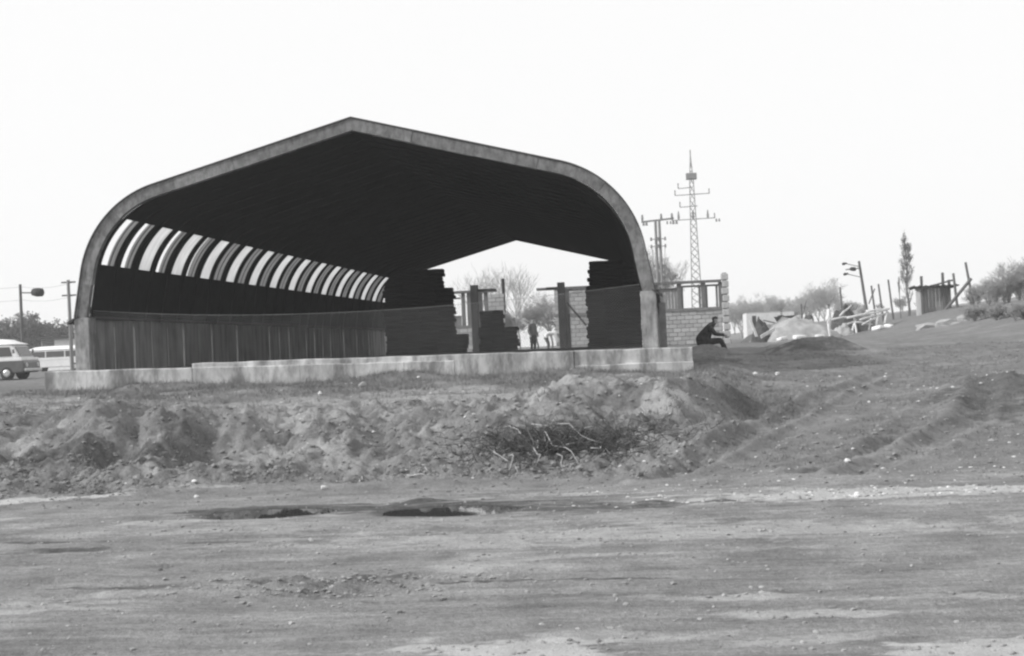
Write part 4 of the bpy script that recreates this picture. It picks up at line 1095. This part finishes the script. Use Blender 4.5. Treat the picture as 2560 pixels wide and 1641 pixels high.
# jumble of pale poles and trestles
def wpole(a, b, r, lab): 
    mb = MB(); c = (Vector(a) + Vector(b)) / 2; mid = (Vector(b) - Vector(a)) * .5
    mb.tube([-mid, -mid * .3 + Vector((0, 0, .03)), mid * .4 + Vector((0, 0, -.02)), mid], [r, r * 1.05, r * .9, r * .8], 7); tag(mb.build('pole', M['paleboard'], None, True, loc=c), lab, 'pole', 'pale poles in the jumble')
JL = 'peeled pale pole lying crosswise in the jumble behind the small sand heap'
for (a, b) in (((2078, 800, 78), (2150, 788, 79)), ((2128, 845, 77.5), (2138, 792, 79)), ((2143, 842, 77.5), (2134, 790, 79)), ((2108, 818, 78), (2140, 800, 78.8)), ((2118, 796, 78.4), (2215, 776, 80)), ((2150, 800, 78.6), (2222, 782, 80.4)),
               ((2100, 790, 79), (2128, 764, 80.5)), ((2160, 786, 79), (2200, 770, 80.6)), ((2172, 826, 78.4), (2180, 782, 80)), ((2190, 818, 78.6), (2196, 780, 80)), ((2212, 808, 79), (2218, 778, 80.4)), ((2138, 806, 78.2), (2182, 812, 79)), ((2156, 812, 78), (2210, 786, 80.2))):
    wpole(at(*a), at(*b), .055, JL)
heap('brush_heap', 2110, 842, 768, 80.5, 1.0, .8, M['tarp'], 'dark rounded heap behind the jumble of pale poles', 'heap', 22)
heap('brush_heap', 2150, 842, 770, 81.5, 1.2, .8, M['board'], 'grey low heap behind the leaning pale poles', 'heap', 25)
p0, p1 = at(2170, 774, 80), at(2222, 774, 80); mb = MB(); mb.box(-.6, .6, -.3, .3, -.06, .06); tag(mb.build('plank_stack', M['paleboard'], None, loc=((p0.x + p1.x) / 2, 80.3, p0.z - .05), rot=(0, -.06, .1), bevel=.03), 'short stack of white boards on top of the pole jumble', 'boards')

# plank shed
SY = 85.0; a = at(2306, 795, SY); b = at(2378, 793, SY); zb_ = gz((a.x + b.x) / 2, SY) - .25; zt_ = at(2340, 712, SY).z; off = (a.x, SY, zb_)
sh = empty('plank_shed', off); tag(sh, 'narrow plank shed with a corrugated lean-to roof and pale side', 'shed')
n = 8; w = (b.x - a.x) / n
for k in range(n):
    mb = MB(); mb.box(a.x + k * w + .006, a.x + (k + 1) * w - .006, SY + random.uniform(-.012, .012), SY + .03, zb_, zt_ - .12); bpart('plank', mb, M['board'], sh, off)
mb = MB(); mb.box(a.x - .03, a.x + .02, SY + .035, SY + 1.4, zb_, zt_ - .2); bpart('side_wall', mb, M['paleboard'], sh, off)
mb = MB(); mb.box(b.x - .02, b.x + .03, SY + .035, SY + 1.4, zb_, zt_ - .2); bpart('side_wall', mb, M['paleboard'], sh, off)
mb = MB(); mb.box(a.x - .32, a.x - .05, SY - .06, SY + .0, zb_, zt_ - .35); bpart('door_leaf', mb, M['paleboard'], sh, off)
nn = 44; vs = []
for i in range(nn):
    x = a.x - .55 + (b.x - a.x + 1.0) * i / (nn - 1); dz = .03 * math.sin(i * 1.15)
    vs += [(x, SY - .45, zt_ - .10 + dz), (x, SY + 1.6, zt_ - .18 + dz), (x, SY - .45, zt_ - .04 + dz), (x, SY + 1.6, zt_ - .12 + dz)]
mb = MB(); mb.add(vs, sum([[(4 * i + 2, 4 * i + 6, 4 * i + 7, 4 * i + 3), (4 * i, 4 * i + 1, 4 * i + 5, 4 * i + 4), (4 * i, 4 * i + 4, 4 * i + 6, 4 * i + 2)] for i in range(nn - 1)], [])); bpart('roof', mb, M['darkwood'], sh, off)
for px, top in ((2303, 691), (2356, 682), (2312, 720), (2372, 700)):
    p = at(px, top, SY - .1); mb = MB(); mb.box(p.x - .07, p.x + .07, SY - .16, SY - .04, zb_, p.z); bpart('corner_post', mb, M['wood'], sh, off)
mb = MB(); mb.bar(at(2288, 726, SY - .3), at(2385, 700, SY - .3), .06, .1); bpart('roof_batten', mb, M['wood'], sh, off)

# leaning posts of an unfinished fence
def fpost(px, ptop, pbase, Y, r, lab, lean=0.0):
    b = at(px, pbase, Y); t = at(px, ptop, Y); z = gz(b.x, Y) - .2
    mb = MB(); mb.tube([(0, 0, 0), (lean, 0, t.z - z)], [r, r * .85], 8); tag(mb.build('fence_post', M['wood'], None, loc=(b.x, Y, z)), lab, 'post', 'posts of the unfinished fence'); return b
fpost(2106, 718, 760, 95, .07, 'slim wooden post standing alone behind the pole jumble', -.1)
for px, pt, lb in ((2190, 714, 'shortest leaning post, next to the braced leaning lamp post'), (2208, 710, 'slim leaning post in the middle of three between lamp post and poplar'), (2233, 699, 'slim tall leaning post next to the thin poplar')): fpost(px, pt, 770, 90, .065, lb, -.22)
fpost(2395, 683, 790, 84, .08, 'thick upright post beside the shed, crossed by a slanting brace', -.15)
fpost(2436, 655, 790, 84, .08, 'tallest leaning post, carrying the upper end of the slanting brace', -.35)
fpost(2005, 760, 800, 82, .05, 'thin stake rising behind the workers at the sand heap'); 
mb = MB(); a_, b_ = at(2346, 797, 83.2), at(2428, 697, 83.6); mb.tube([a_, b_], .09, 8); tag(mb.build('brace', M['wood']), 'long slanting timber brace propping the tallest post beside the shed', 'brace')
mb = MB(); mb.tube([at(2005, 795, 82), at(2016, 752, 82)], .025, 5); tag(mb.build('stake', M['wood']), 'thin slanting stick held upright behind the sand heap', 'stick')
mb = MB(); mb.tube([at(2172, 760, 92), at(2187, 722, 92)], .04, 6); tag(mb.build('brace', M['wood']), 'thin brace propping the leaning lamp post', 'brace')

# pale blank wall of a far building
BW = 125.0; a = at(1868, 835, BW); b = at(1985, 772, BW); z = gz(a.x, BW) - .2; off = (a.x, BW, z)
fb = empty('far_building', off); tag(fb, 'long low pale building far beyond the sand heap', 'building')
mb = MB(); mb.box(a.x, b.x, BW, BW + 6, z, b.z - .25); bpart('wall', mb, M['paleboard'], fb, off)
mb = MB(); mb.box(a.x + .02, b.x - .02, BW + .02, BW + 6, b.z - .249, b.z - .15); bpart('roof', mb, M['sandheap'], fb, off)
for px in (1962, 1976):
    p = at(px, 800, BW); mb = MB(); mb.box(p.x - .25, p.x + .25, BW - .03, BW - .005, p.z - .4, p.z + .25); bpart('window', mb, M['board'], fb, off)

# ------------------------------------------------------------------ trees and scrub
def grow(mb, leafs, p, d, L, r, depth, rnd, spread, up, leafy, lsz, minr=.006):
    n = 3; pts = [Vector(p)]; dd = Vector(d)
    for k in range(n):
        dd = (dd + Vector((rnd.uniform(-1, 1), rnd.uniform(-1, 1), rnd.uniform(-.6, 1) * .6 + up)) * .16).normalized(); pts.append(pts[-1] + dd * L / n)
    mb.tube(pts, [max(minr, r * (1 - .12 * k)) for k in range(n + 1)], 3 if depth < 3 else 5, False)
    if depth <= leafy:
        for k in range(3):
            q = pts[rnd.randint(1, n)] + Vector((rnd.gauss(0, 1), rnd.gauss(0, 1), rnd.gauss(0, 1))) * lsz * 1.6
            a = Vector((rnd.gauss(0, 1), rnd.gauss(0, 1), rnd.gauss(0, 1))).normalized() * lsz; b = a.orthogonal().normalized() * lsz * .8
            leafs.add([q - a, q + b, q + a, q - b], [(0, 1, 2, 3)])
    if depth == 0: return
    for k in range(rnd.choice((3, 3, 4))):
        t = rnd.uniform(.35, 1.0); i = min(n - 1, int(t * n)); q = pts[i].lerp(pts[i + 1], t * n - i)
        side = Vector((rnd.uniform(-1, 1), rnd.uniform(-1, 1), rnd.uniform(-.3, .6))).normalized()
        grow(mb, leafs, q, (dd * (1 - spread) + side * spread + Vector((0, 0, up))).normalized(), L * rnd.uniform(.55, .8), r * .58, depth - 1, rnd, spread, up, leafy, lsz, minr)

def tree(name, px, ptop, pbase, Y, label, seed, depth=4, spread=.6, up=.12, leafy=-1, lsz=.1, leafm='leaf', trunk=.3, rad=None, twigm='twig', cat='tree', group=None, minr=.008, stems=1, flat=1.0, hgt=None):
    rnd = random.Random(seed); b = at(px, pbase, Y); t = at(px, ptop, Y); z = gz(b.x, Y) - .15; H = hgt or max(.6, t.z - z)
    g = empty(name, (b.x, Y, z)); tag(g, label, cat, group)
    tr = MB(); cr = MB(); lf = MB(); rad = rad or H * .018
    for s in range(stems):
        o = Vector((0, 0, 0)) if stems == 1 else Vector((rnd.uniform(-1, 1) * H * .35, rnd.uniform(-1, 1) * H * .25, 0))
        top = o + Vector((rnd.uniform(-.04, .04) * H, 0, H * trunk))
        tr.tube([o, (o + top) / 2 + Vector((.01 * H, 0, 0)), top], [rad, rad * .85, rad * .75], 6)
        k = 5
        for i in range(k):
            a = 2 * math.pi * i / k + rnd.uniform(-.4, .4); tilt = rnd.uniform(.25, .8) * spread * 1.3
            d = Vector((math.cos(a) * tilt, math.sin(a) * tilt, 1)).normalized() if i else Vector((0, 0, 1))
            grow(cr, lf, o + (top - o) * rnd.uniform(.6, 1), d, H * (1 - trunk) * .42, rad * .6, depth, rnd, spread, up, leafy, lsz, minr)
    # bring the crown to the height measured
    zs_ = [v[2] for v in cr.v]; sc = H / max(zs_)
    for m_ in (tr, cr, lf): m_.v = [(v[0] * sc * flat, v[1] * sc * flat, v[2] * sc) for v in m_.v]
    tr.build('trunk', M['bark'], g)
    c = cr.build('crown', M[twigm], g)
    if lf.v: lo = lf.build('foliage', M[leafm], c); lo['kind'] = 'stuff'
    return g
# behind and beside the hall
tree('bare_tree', 1655, 612, 850, 104, 'leafy-twigged tree behind the twin-legged power pole', 3, 5, .5, .12, -1, .06, 'leaf_pale', minr=.007)
tree('bare_tree', 1300, 645, 850, 96, 'slender bare tree in the gap between the gate pillars', 4, 4, .4, .2, trunk=.3, minr=.004, rad=.05)
tree('bare_tree', 1215, 655, 850, 100, 'bare tree rising behind the block annex roof', 7, 4, .5, .15, minr=.004, rad=.05)
tree('bare_tree', 1345, 740, 850, 120, 'low bushy tree behind the standing person beyond the hall', 8, 5, .6, .07, -1, .06, 'leaf_pale', trunk=.2, minr=.006)
tree('bare_tree', 1380, 720, 850, 125, 'broad bushy tree behind the bending person beyond the hall', 9, 5, .62, .07, -1, .06, 'leaf_pale', trunk=.2, minr=.006)
tree('bare_tree', 1275, 770, 850, 118, 'small bush-like tree next to the annex wall beyond the hall', 19, 5, .6, .05, 0, .05, 'leaf_pale', trunk=.2, minr=.006)
tree('shrub', 1440, 765, 850, 90, 'dark shrub behind the slanting brace of the gate pillar', 10, 4, .65, .05, 1, .05, 'leaf', trunk=.1, cat='shrub')
# left trees
for i, (px, pt, Y, lab, lm) in enumerate(((20, 800, 150, 'pale bushy tree behind the lamp post and two-tone van', 'leaf'), (108, 778, 140, 'darker pointed tree rising above its neighbours behind the vans', 'leaf'), (145, 806, 150, 'low rounded tree just behind the kiosk', 'leaf'), (70, 822, 160, 'low bushy tree between the lamp post and the pointed tree', 'leaf'), (-25, 805, 150, 'broad bushy tree above the roof of the two-tone van', 'leaf'), (175, 822, 155, 'small bushy tree half hidden behind the telegraph pole', 'leaf'))):
    tree('leafy_tree', px, pt, 905, Y, lab, 30 + i, 5, .6, .07, 0, .10, lm, trunk=.15, group='trees behind the vans', minr=.010)
# right, far
for i, (px, pt, Y, lab) in enumerate(((1855, 745, 210, 'faint low bushy tree next to the corner pier of the block building'), (1895, 728, 220, 'faint broad tree behind the long low pale building'), (1945, 740, 215, 'faint round tree over the far end of the pale building'), (1985, 762, 200, 'faint small tree between the pale building and the tall pair'), (2045, 702, 230, 'faint tall rounded tree behind the pale-clothed worker'), (2078, 690, 225, 'faint tall pointed tree of the pair behind the pale-clothed worker'), (2015, 735, 235, 'faint tree leaning into the tall pair behind the workers'), (2130, 748, 190, 'faint low tree behind the pole jumble'), (2260, 738, 190, 'faint low tree behind the thin poplar'))):
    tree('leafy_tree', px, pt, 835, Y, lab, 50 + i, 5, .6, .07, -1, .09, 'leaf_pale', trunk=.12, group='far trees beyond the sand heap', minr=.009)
def poplar(px, ptop, pbase, Y, label, seed):
    rnd = random.Random(seed); b = at(px, pbase, Y); t = at(px, ptop, Y); z = gz(b.x, Y) - .15; H = t.z - z
    g = empty('poplar', (b.x, Y, z)); tag(g, label, 'tree'); tr = MB(); cr = MB(); lf = MB()
    spine = [Vector((.06 * math.sin(k * 1.3), 0, H * k / 9)) for k in range(10)]
    tr.tube(spine, [.085 * (1 - .09 * k) for k in range(10)], 6)
    for k in range(58):
        t_ = rnd.uniform(.12, .97); q = Vector((.06 * math.sin(t_ * 9 * 1.3), 0, H * t_)); a = rnd.uniform(0, 6.28)
        d = Vector((math.cos(a) * .5, math.sin(a) * .5, 1)).normalized(); L = H * rnd.uniform(.07, .16) * (1.15 - .6 * t_) * (.5 + t_ if t_ < .5 else 1)
        grow(cr, lf, q, d, L, .016, 2, rnd, .3, .3, 1 if t_ > .35 else -1, .035, .005)
    tr.build('trunk', M['bark'], g); c = cr.build('crown', M['twig'], g); lo = lf.build('foliage', M['leaf_pale'], c); lo['kind'] = 'stuff'
poplar(2272, 600, 790, 88, 'tall thin poplar with sparse young leaves beside the shed', 71)
for i, (px, pt) in enumerate(((1835, 752), (1870, 742), (1912, 748), (1930, 735), (1968, 752), (2000, 745), (2028, 722), (2062, 706), (2100, 742), (2150, 752), (2205, 757), (2300, 752))):
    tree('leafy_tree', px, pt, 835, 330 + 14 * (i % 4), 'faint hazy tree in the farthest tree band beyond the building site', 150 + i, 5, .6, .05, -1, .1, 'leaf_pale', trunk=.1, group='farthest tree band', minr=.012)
tree('bare_tree', 2252, 690, 790, 87.5, 'straight bare trunk standing close beside the thin poplar', 72, 3, .3, .4, trunk=.6, rad=.08, flat=.35, minr=.01)

# scrub up the right-hand slope
for i in range(26):
    px = 2440 + 8.5 * i + random.uniform(-8, 8); Y = random.uniform(66, 100)
    tree('scrub_bush', px, 780, 790, Y, 'low leafless scrub bush on the rising slope beyond the shed', 90 + i, 4, .55, .14, -1, .03, 'leaf_pale', trunk=.08, cat='bush', group='scrub on the rising slope', minr=.004, stems=2, hgt=.9 + 1.6 * (i / 26) + random.uniform(0, .5))
for px, Y, lab in ((2440, 58, 'dark low bramble clump on the slope below the scrub'), (2500, 55, 'dark broad bramble clump higher on the slope below the scrub'), (2545, 52, 'dark bramble clump highest on the slope below the scrub')):
    tree('bramble', px, 780, 790, Y, lab, int(px), 4, .7, .04, -1, .03, 'leaf', trunk=.06, cat='bramble', minr=.005, stems=3, hgt=.85)

# ------------------------------------------------------------------ loose things on the earth
rs = np.random.RandomState(4)
def lumps(name, n, xr, yr, weight, smin, smax, m, flat, label=None, sub=0, power=2.2):
    """many small irregular lumps resting on the ground, too many to count: one mesh"""
    x = rs.uniform(*xr, n * 6); y = rs.uniform(*yr, n * 6); w = weight(x, y); k = rs.uniform(0, 1, n * 6) < w; x, y = x[k][:n], y[k][:n]
    z = ground(x, y); s = smin + (smax - smin) * rs.uniform(0, 1, len(x)) ** power
    bm = bmesh.new(); bmesh.ops.create_icosphere(bm, subdivisions=1, radius=1); bv = np.array([v.co[:] for v in bm.verts]); bf = np.array([[v.index for v in f.verts] for f in bm.faces]); bm.free()
    nv = len(bv); N = len(x)
    jit = 1 + rs.uniform(-.28, .28, (N, nv, 1)); a = rs.uniform(0, 6.28, N); c, s_ = np.cos(a), np.sin(a)
    sc = np.stack([s * rs.uniform(.7, 1.4, N), s * rs.uniform(.7, 1.2, N), s * flat * rs.uniform(.6, 1.1, N)], 1)[:, None, :]
    v = bv[None] * jit * sc; vx = v[..., 0] * c[:, None] - v[..., 1] * s_[:, None]; vy = v[..., 0] * s_[:, None] + v[..., 1] * c[:, None]
    v = np.stack([vx + x[:, None], vy + y[:, None], v[..., 2] + (z + s * flat * .15)[:, None]], -1).reshape(-1, 3)
    f = (bf[None] + (np.arange(N) * nv)[:, None, None]).reshape(-1, 3)
    me = bpy.data.meshes.new(name); me.from_pydata(v.tolist(), [], f.tolist()); me.materials.append(m); me.update()
    o = link(name, me); tag(o, label, None, None, 'stuff'); return o
lumps('soil_clods', 9000, (-13, 2.2), (16.6, 23), lambda x, y: np.clip(zone(x, y)[2] * (.35 + .65 * (gnoise(x * 1.1, y * 1.1, 201) > .1)) * (.25 + .75 * (1 - S((y - 17.6) / 2.0))), 0, 1), .006, .045, M['clod'], .75, 'crumbled clods of earth on the bank', power=3.0)
lumps('soil_clods', 2600, (-13, 8), (15.6, 18.2), lambda x, y: .25 + .7 * (gnoise(x * .8, y * 1.5, 202) > .1), .006, .03, M['clod'], .7, 'small clods strewn along the edge of the road', power=3.0)
lumps('gravel', 5200, (-6, 5), (6, 15.5), lambda x, y: np.clip(.10 + np.exp(-(((x + 2.35) / 1.0) ** 2 + ((y - 9.9) / .4) ** 2)) * 1.0 + .5 * soil(x, y)[0], 0, 1), .004, .022, M['gravel'], .7, 'pebbles pressed into the dirt road', power=3.0)
lumps('gravel', 420, (-3.8, -1.0), (9.3, 10.5), lambda x, y: np.exp(-(((x + 2.35) / .9) ** 2 + ((y - 9.9) / .3) ** 2)), .006, .026, M['gravel'], .4, 'stones laid bare in the stony patch of the road', power=2.0)
lumps('gravel', 700, (-1, 7.5), (14.2, 17.0), lambda x, y: .15 + .8 * soil(x, y)[0], .005, .026, M['stone'], .5, 'pale gravel scattered along the far edge of the road', power=3.0)
lumps('gravel', 500, (-11, 8), (17, 29), lambda x, y: .3 + 0 * x, .01, .035, M['stone'], .6, 'pale stones dotted over the rough ground', power=3.0)
lumps('soil_clods', 1800, (1, 9), (17, 34), lambda x, y: .2 + .7 * (gnoise(x * .7, y * .7, 203) > .1), .010, .05, M['clod'], .6, 'clods of earth scattered over the ramp', power=3.0)

def tufts(name, n, xr, yr, weight, h0, h1, label, m, nb=6):
    x = rs.uniform(*xr, n * 5); y = rs.uniform(*yr, n * 5); k = rs.uniform(0, 1, n * 5) < weight(x, y); x, y = x[k][:n], y[k][:n]
    x = np.repeat(x, nb) + rs.normal(0, .035, len(x) * nb); y = np.repeat(y, nb) + rs.normal(0, .035, len(y) * nb); z = ground(x, y) - .01
    N = len(x); a = rs.uniform(0, 6.28, N); h = rs.uniform(h0, h1, N); w = rs.uniform(.003, .007, N); ln = rs.uniform(.2, .9, N) * h; b = rs.uniform(0, 6.28, N)
    p0 = np.stack([x - np.cos(a) * w, y - np.sin(a) * w, z], 1); p1 = np.stack([x + np.cos(a) * w, y + np.sin(a) * w, z], 1); p2 = np.stack([x + np.cos(b) * ln, y + np.sin(b) * ln, z + h], 1)
    v = np.stack([p0, p1, p2], 1).reshape(-1, 3); f = np.arange(3 * N).reshape(-1, 3)
    me = bpy.data.meshes.new(name); me.from_pydata(v.tolist(), [], f.tolist()); me.materials.append(m); me.update()
    return tag(link(name, me), label, None, None, 'stuff')
tufts('grass', 9000, (-13, 2), (21.5, 29.2), lambda x, y: np.clip(soil(x, y)[2] * 1.1 + .12, 0, 1), .02, .10, 'short dry turf between the bank and the foundation', M['grass'])
tufts('grass', 6000, (1, 11), (16.5, 40), lambda x, y: np.clip(soil(x, y)[2] * .9 + .1, 0, 1), .015, .07, 'sparse dry grass on the ramp beside the hall', M['grass'])
tufts('grass', 1200, (-12, 1.5), (17.5, 21.5), lambda x, y: .15 + .6 * (gnoise(x * .9, y * .9, 211) > .15), .03, .12, 'dead grass hanging on the bank', M['grass'])
tufts('grass', 500, (-13, .8), (28.9, 29.24), lambda x, y: .5 + 0 * x, .06, .2, 'weeds along the foot of the foundation wall', M['grass'])
tufts('grass', 300, (-9, -4), (30.1, 30.5), lambda x, y: 0 * x, .06, .2, 'weeds', M['grass']) if False else None

# dead brushwood and roots thrown on the spoil heap
BRY = 19.0
bp_ = at(1375, 1120, BRY); bz_ = gz(bp_.x, BRY)
br = empty('brush_pile', (bp_.x, BRY, bz_)); tag(br, 'tangle of dead roots and branches lying on the spoil heap', 'brushwood')
rnd = random.Random(8)
def branch(a, b, r, n=6, wob=.08):
    a, b = Vector(a), Vector(b); pts = []
    for k in range(n):
        t = k / (n - 1); q = a.lerp(b, t) + Vector((rnd.uniform(-1, 1), rnd.uniform(-1, 1), rnd.uniform(-1, 1))) * wob * (1 if 0 < k < n - 1 else .2); pts.append(q)
    return pts
def on(px, py, Y, lift=.05):
    p = at(px, py, Y); Y = Y - .2; return Vector((p.x - bp_.x, Y - BRY, gz(p.x, Y) + lift - bz_))
for (a, b, r) in (((1365, 1100, 19.6), (1350, 1165, 18.3), .008), ((1365, 1100, 19.6), (1450, 1165, 18.2), .009), ((1330, 1075, 20.0), (1500, 1100, 19.4), .008), ((1400, 1085, 19.8), (1540, 1110, 19.2), .008), ((1420, 1130, 18.9), (1440, 1100, 19.4), .010), ((1280, 1150, 18.4), (1300, 1170, 18.0), .011),
                  ((1240, 1130, 18.6), (1300, 1165, 18.1), .010), ((1395, 1140, 18.6), (1430, 1160, 18.2), .010), ((1350, 1120, 19.0), (1340, 1160, 18.3), .011), ((1480, 1145, 18.5), (1530, 1140, 18.6), .010), ((1460, 1090, 19.8), (1530, 1060, 20.4), .011), ((1310, 1090, 19.6), (1260, 1060, 20.2), .011)):
    mb = MB(); pts = branch(on(*a, lift=.14), on(*b, lift=.03), r); mb.tube(pts, [r * (1 - .1 * k) for k in range(len(pts))], 5); mb.build('branch', M['root'], br, True)
tw = MB(); dk = MB()
def gzs(xs, ys): return ground(np.array(xs), np.array(ys))
bx = [rnd.gauss(.2, .68) for k in range(2300)]; by = [rnd.gauss(.05, .42) for k in range(2300)]; bzz = gzs([bp_.x + v for v in bx], [BRY + v for v in by]) - bz_
for k in range(2300):
    e = math.exp(-((bx[k] - .2) / .85) ** 2 - ((by[k] - .05) / .55) ** 2)
    q = Vector((bx[k], by[k], bzz[k] + rnd.uniform(-.02, .22) * e))
    d = Vector((rnd.uniform(-1, 1), rnd.uniform(-1, .6), rnd.uniform(-.4, .6))).normalized() * rnd.uniform(.08, .34)
    (dk if k % 5 else tw).tube(branch(q, q + d, .004, 4, .03), [.005, .0045, .004, .0025], 3, False)
dk_o = dk.build('twigs', M['darktwig'], br); dk_o['kind'] = 'stuff'
t_o = tw.build('twigs', M['bark'], br); t_o['kind'] = 'stuff'
def stick(a, b, r, lab, m='root'):
    pa = at(*a); pb = at(*b); A = Vector((pa.x, a[2], gz(pa.x, a[2]) + .02)); B = Vector((pb.x, b[2], gz(pb.x, b[2]) + .03)); mb = MB(); pts = branch((0, 0, 0), B - A, r, 7, .025)
    mb.tube(pts, [r * (1 - .08 * k) for k in range(len(pts))], 6); tag(mb.build('stick', M[m], None, True, loc=A), lab, 'stick')
stick((1018, 1170, 17.7), (1075, 1172, 17.55), .011, 'pale root lying along the foot of the bank'); stick((1053, 1130, 18.5), (1068, 1170, 17.6), .010, 'pale forked root hanging down the bank')
stick((950, 960, 26.5), (1020, 980, 25), .022, 'dark broken branch on the turf below the foundation', 'bark'); stick((1405, 975, 23), (1430, 945, 27), .009, 'pale dry stalk slanting up behind the spoil heap')
stick((540, 1150, 18.2), (552, 1118, 19), .012, 'short pale stick stuck in the bank hollow'); stick((895, 1160, 17.9), (910, 1140, 18.3), .010, 'small pale root end sticking out of the bank')
def stone(px, py, Y, s, lab, m='stone'):
    p = at(px, py, Y); bm = bmesh.new(); bmesh.ops.create_icosphere(bm, subdivisions=2, radius=1)
    for v in bm.verts: v.co *= 1 + .22 * math.sin(v.co.x * 3.1 + px) * math.cos(v.co.y * 2.7 + py) + .1 * math.sin(v.co.z * 7 + px)
    me = bpy.data.meshes.new('stone'); bm.to_mesh(me); bm.free(); me.materials.append(M[m])
    o = link('stone', me, None, (p.x, Y, gz(p.x, Y) + s * .45), (0, 0, px)); o.scale = (s, s * .8, s * .75); tag(o, lab, 'stone')
stone(1890, 965, 29, .07, 'upright white stone on the turf of the ramp'); stone(1945, 957, 30, .055, 'flat white stone just uphill of the upright one'); stone(905, 955, 27, .09, 'pale round stone on the turf below the foundation', 'sandheap')
stone(800, 980, 25, .05, 'small white stone at the edge of the turf'); stone(490, 1210, 16.4, .03, 'white pebble on the road near the bank foot'); stone(808, 1198, 16.6, .035, 'white pebble on the road below the hollow bank')
stone(2145, 1255, 14.2, .045, 'white stone at the gravelly edge of the road'); stone(400, 1410, 10.8, .025, 'dark clod standing alone in the smooth road', 'clod'); stone(1600, 1180, 17, .05, 'dark stone at the meeting of bank and ramp', 'clod')
stone(2120, 1172, 16.8, .035, 'long pale slab lying on the turf edge of the ramp')

# ------------------------------------------------------------------ hazy air
mb = MB(); mb.box(-440, 440, -40, 800, -1.2, 26)
hz = bpy.data.materials.new('hazy_air'); hz.use_nodes = True
hn = hz.node_tree; hn.nodes.clear(); ho = hn.nodes.new('ShaderNodeOutputMaterial'); hv = hn.nodes.new('ShaderNodeVolumePrincipled')
hv.inputs['Color'].default_value = (.97, .97, .97, 1); hv.inputs['Density'].default_value = .0008; hv.inputs['Anisotropy'].default_value = 0.0
hn.links.new(hv.outputs[0], ho.inputs['Volume'])
tag(mb.build('haze', hz), None, None, None, 'stuff')
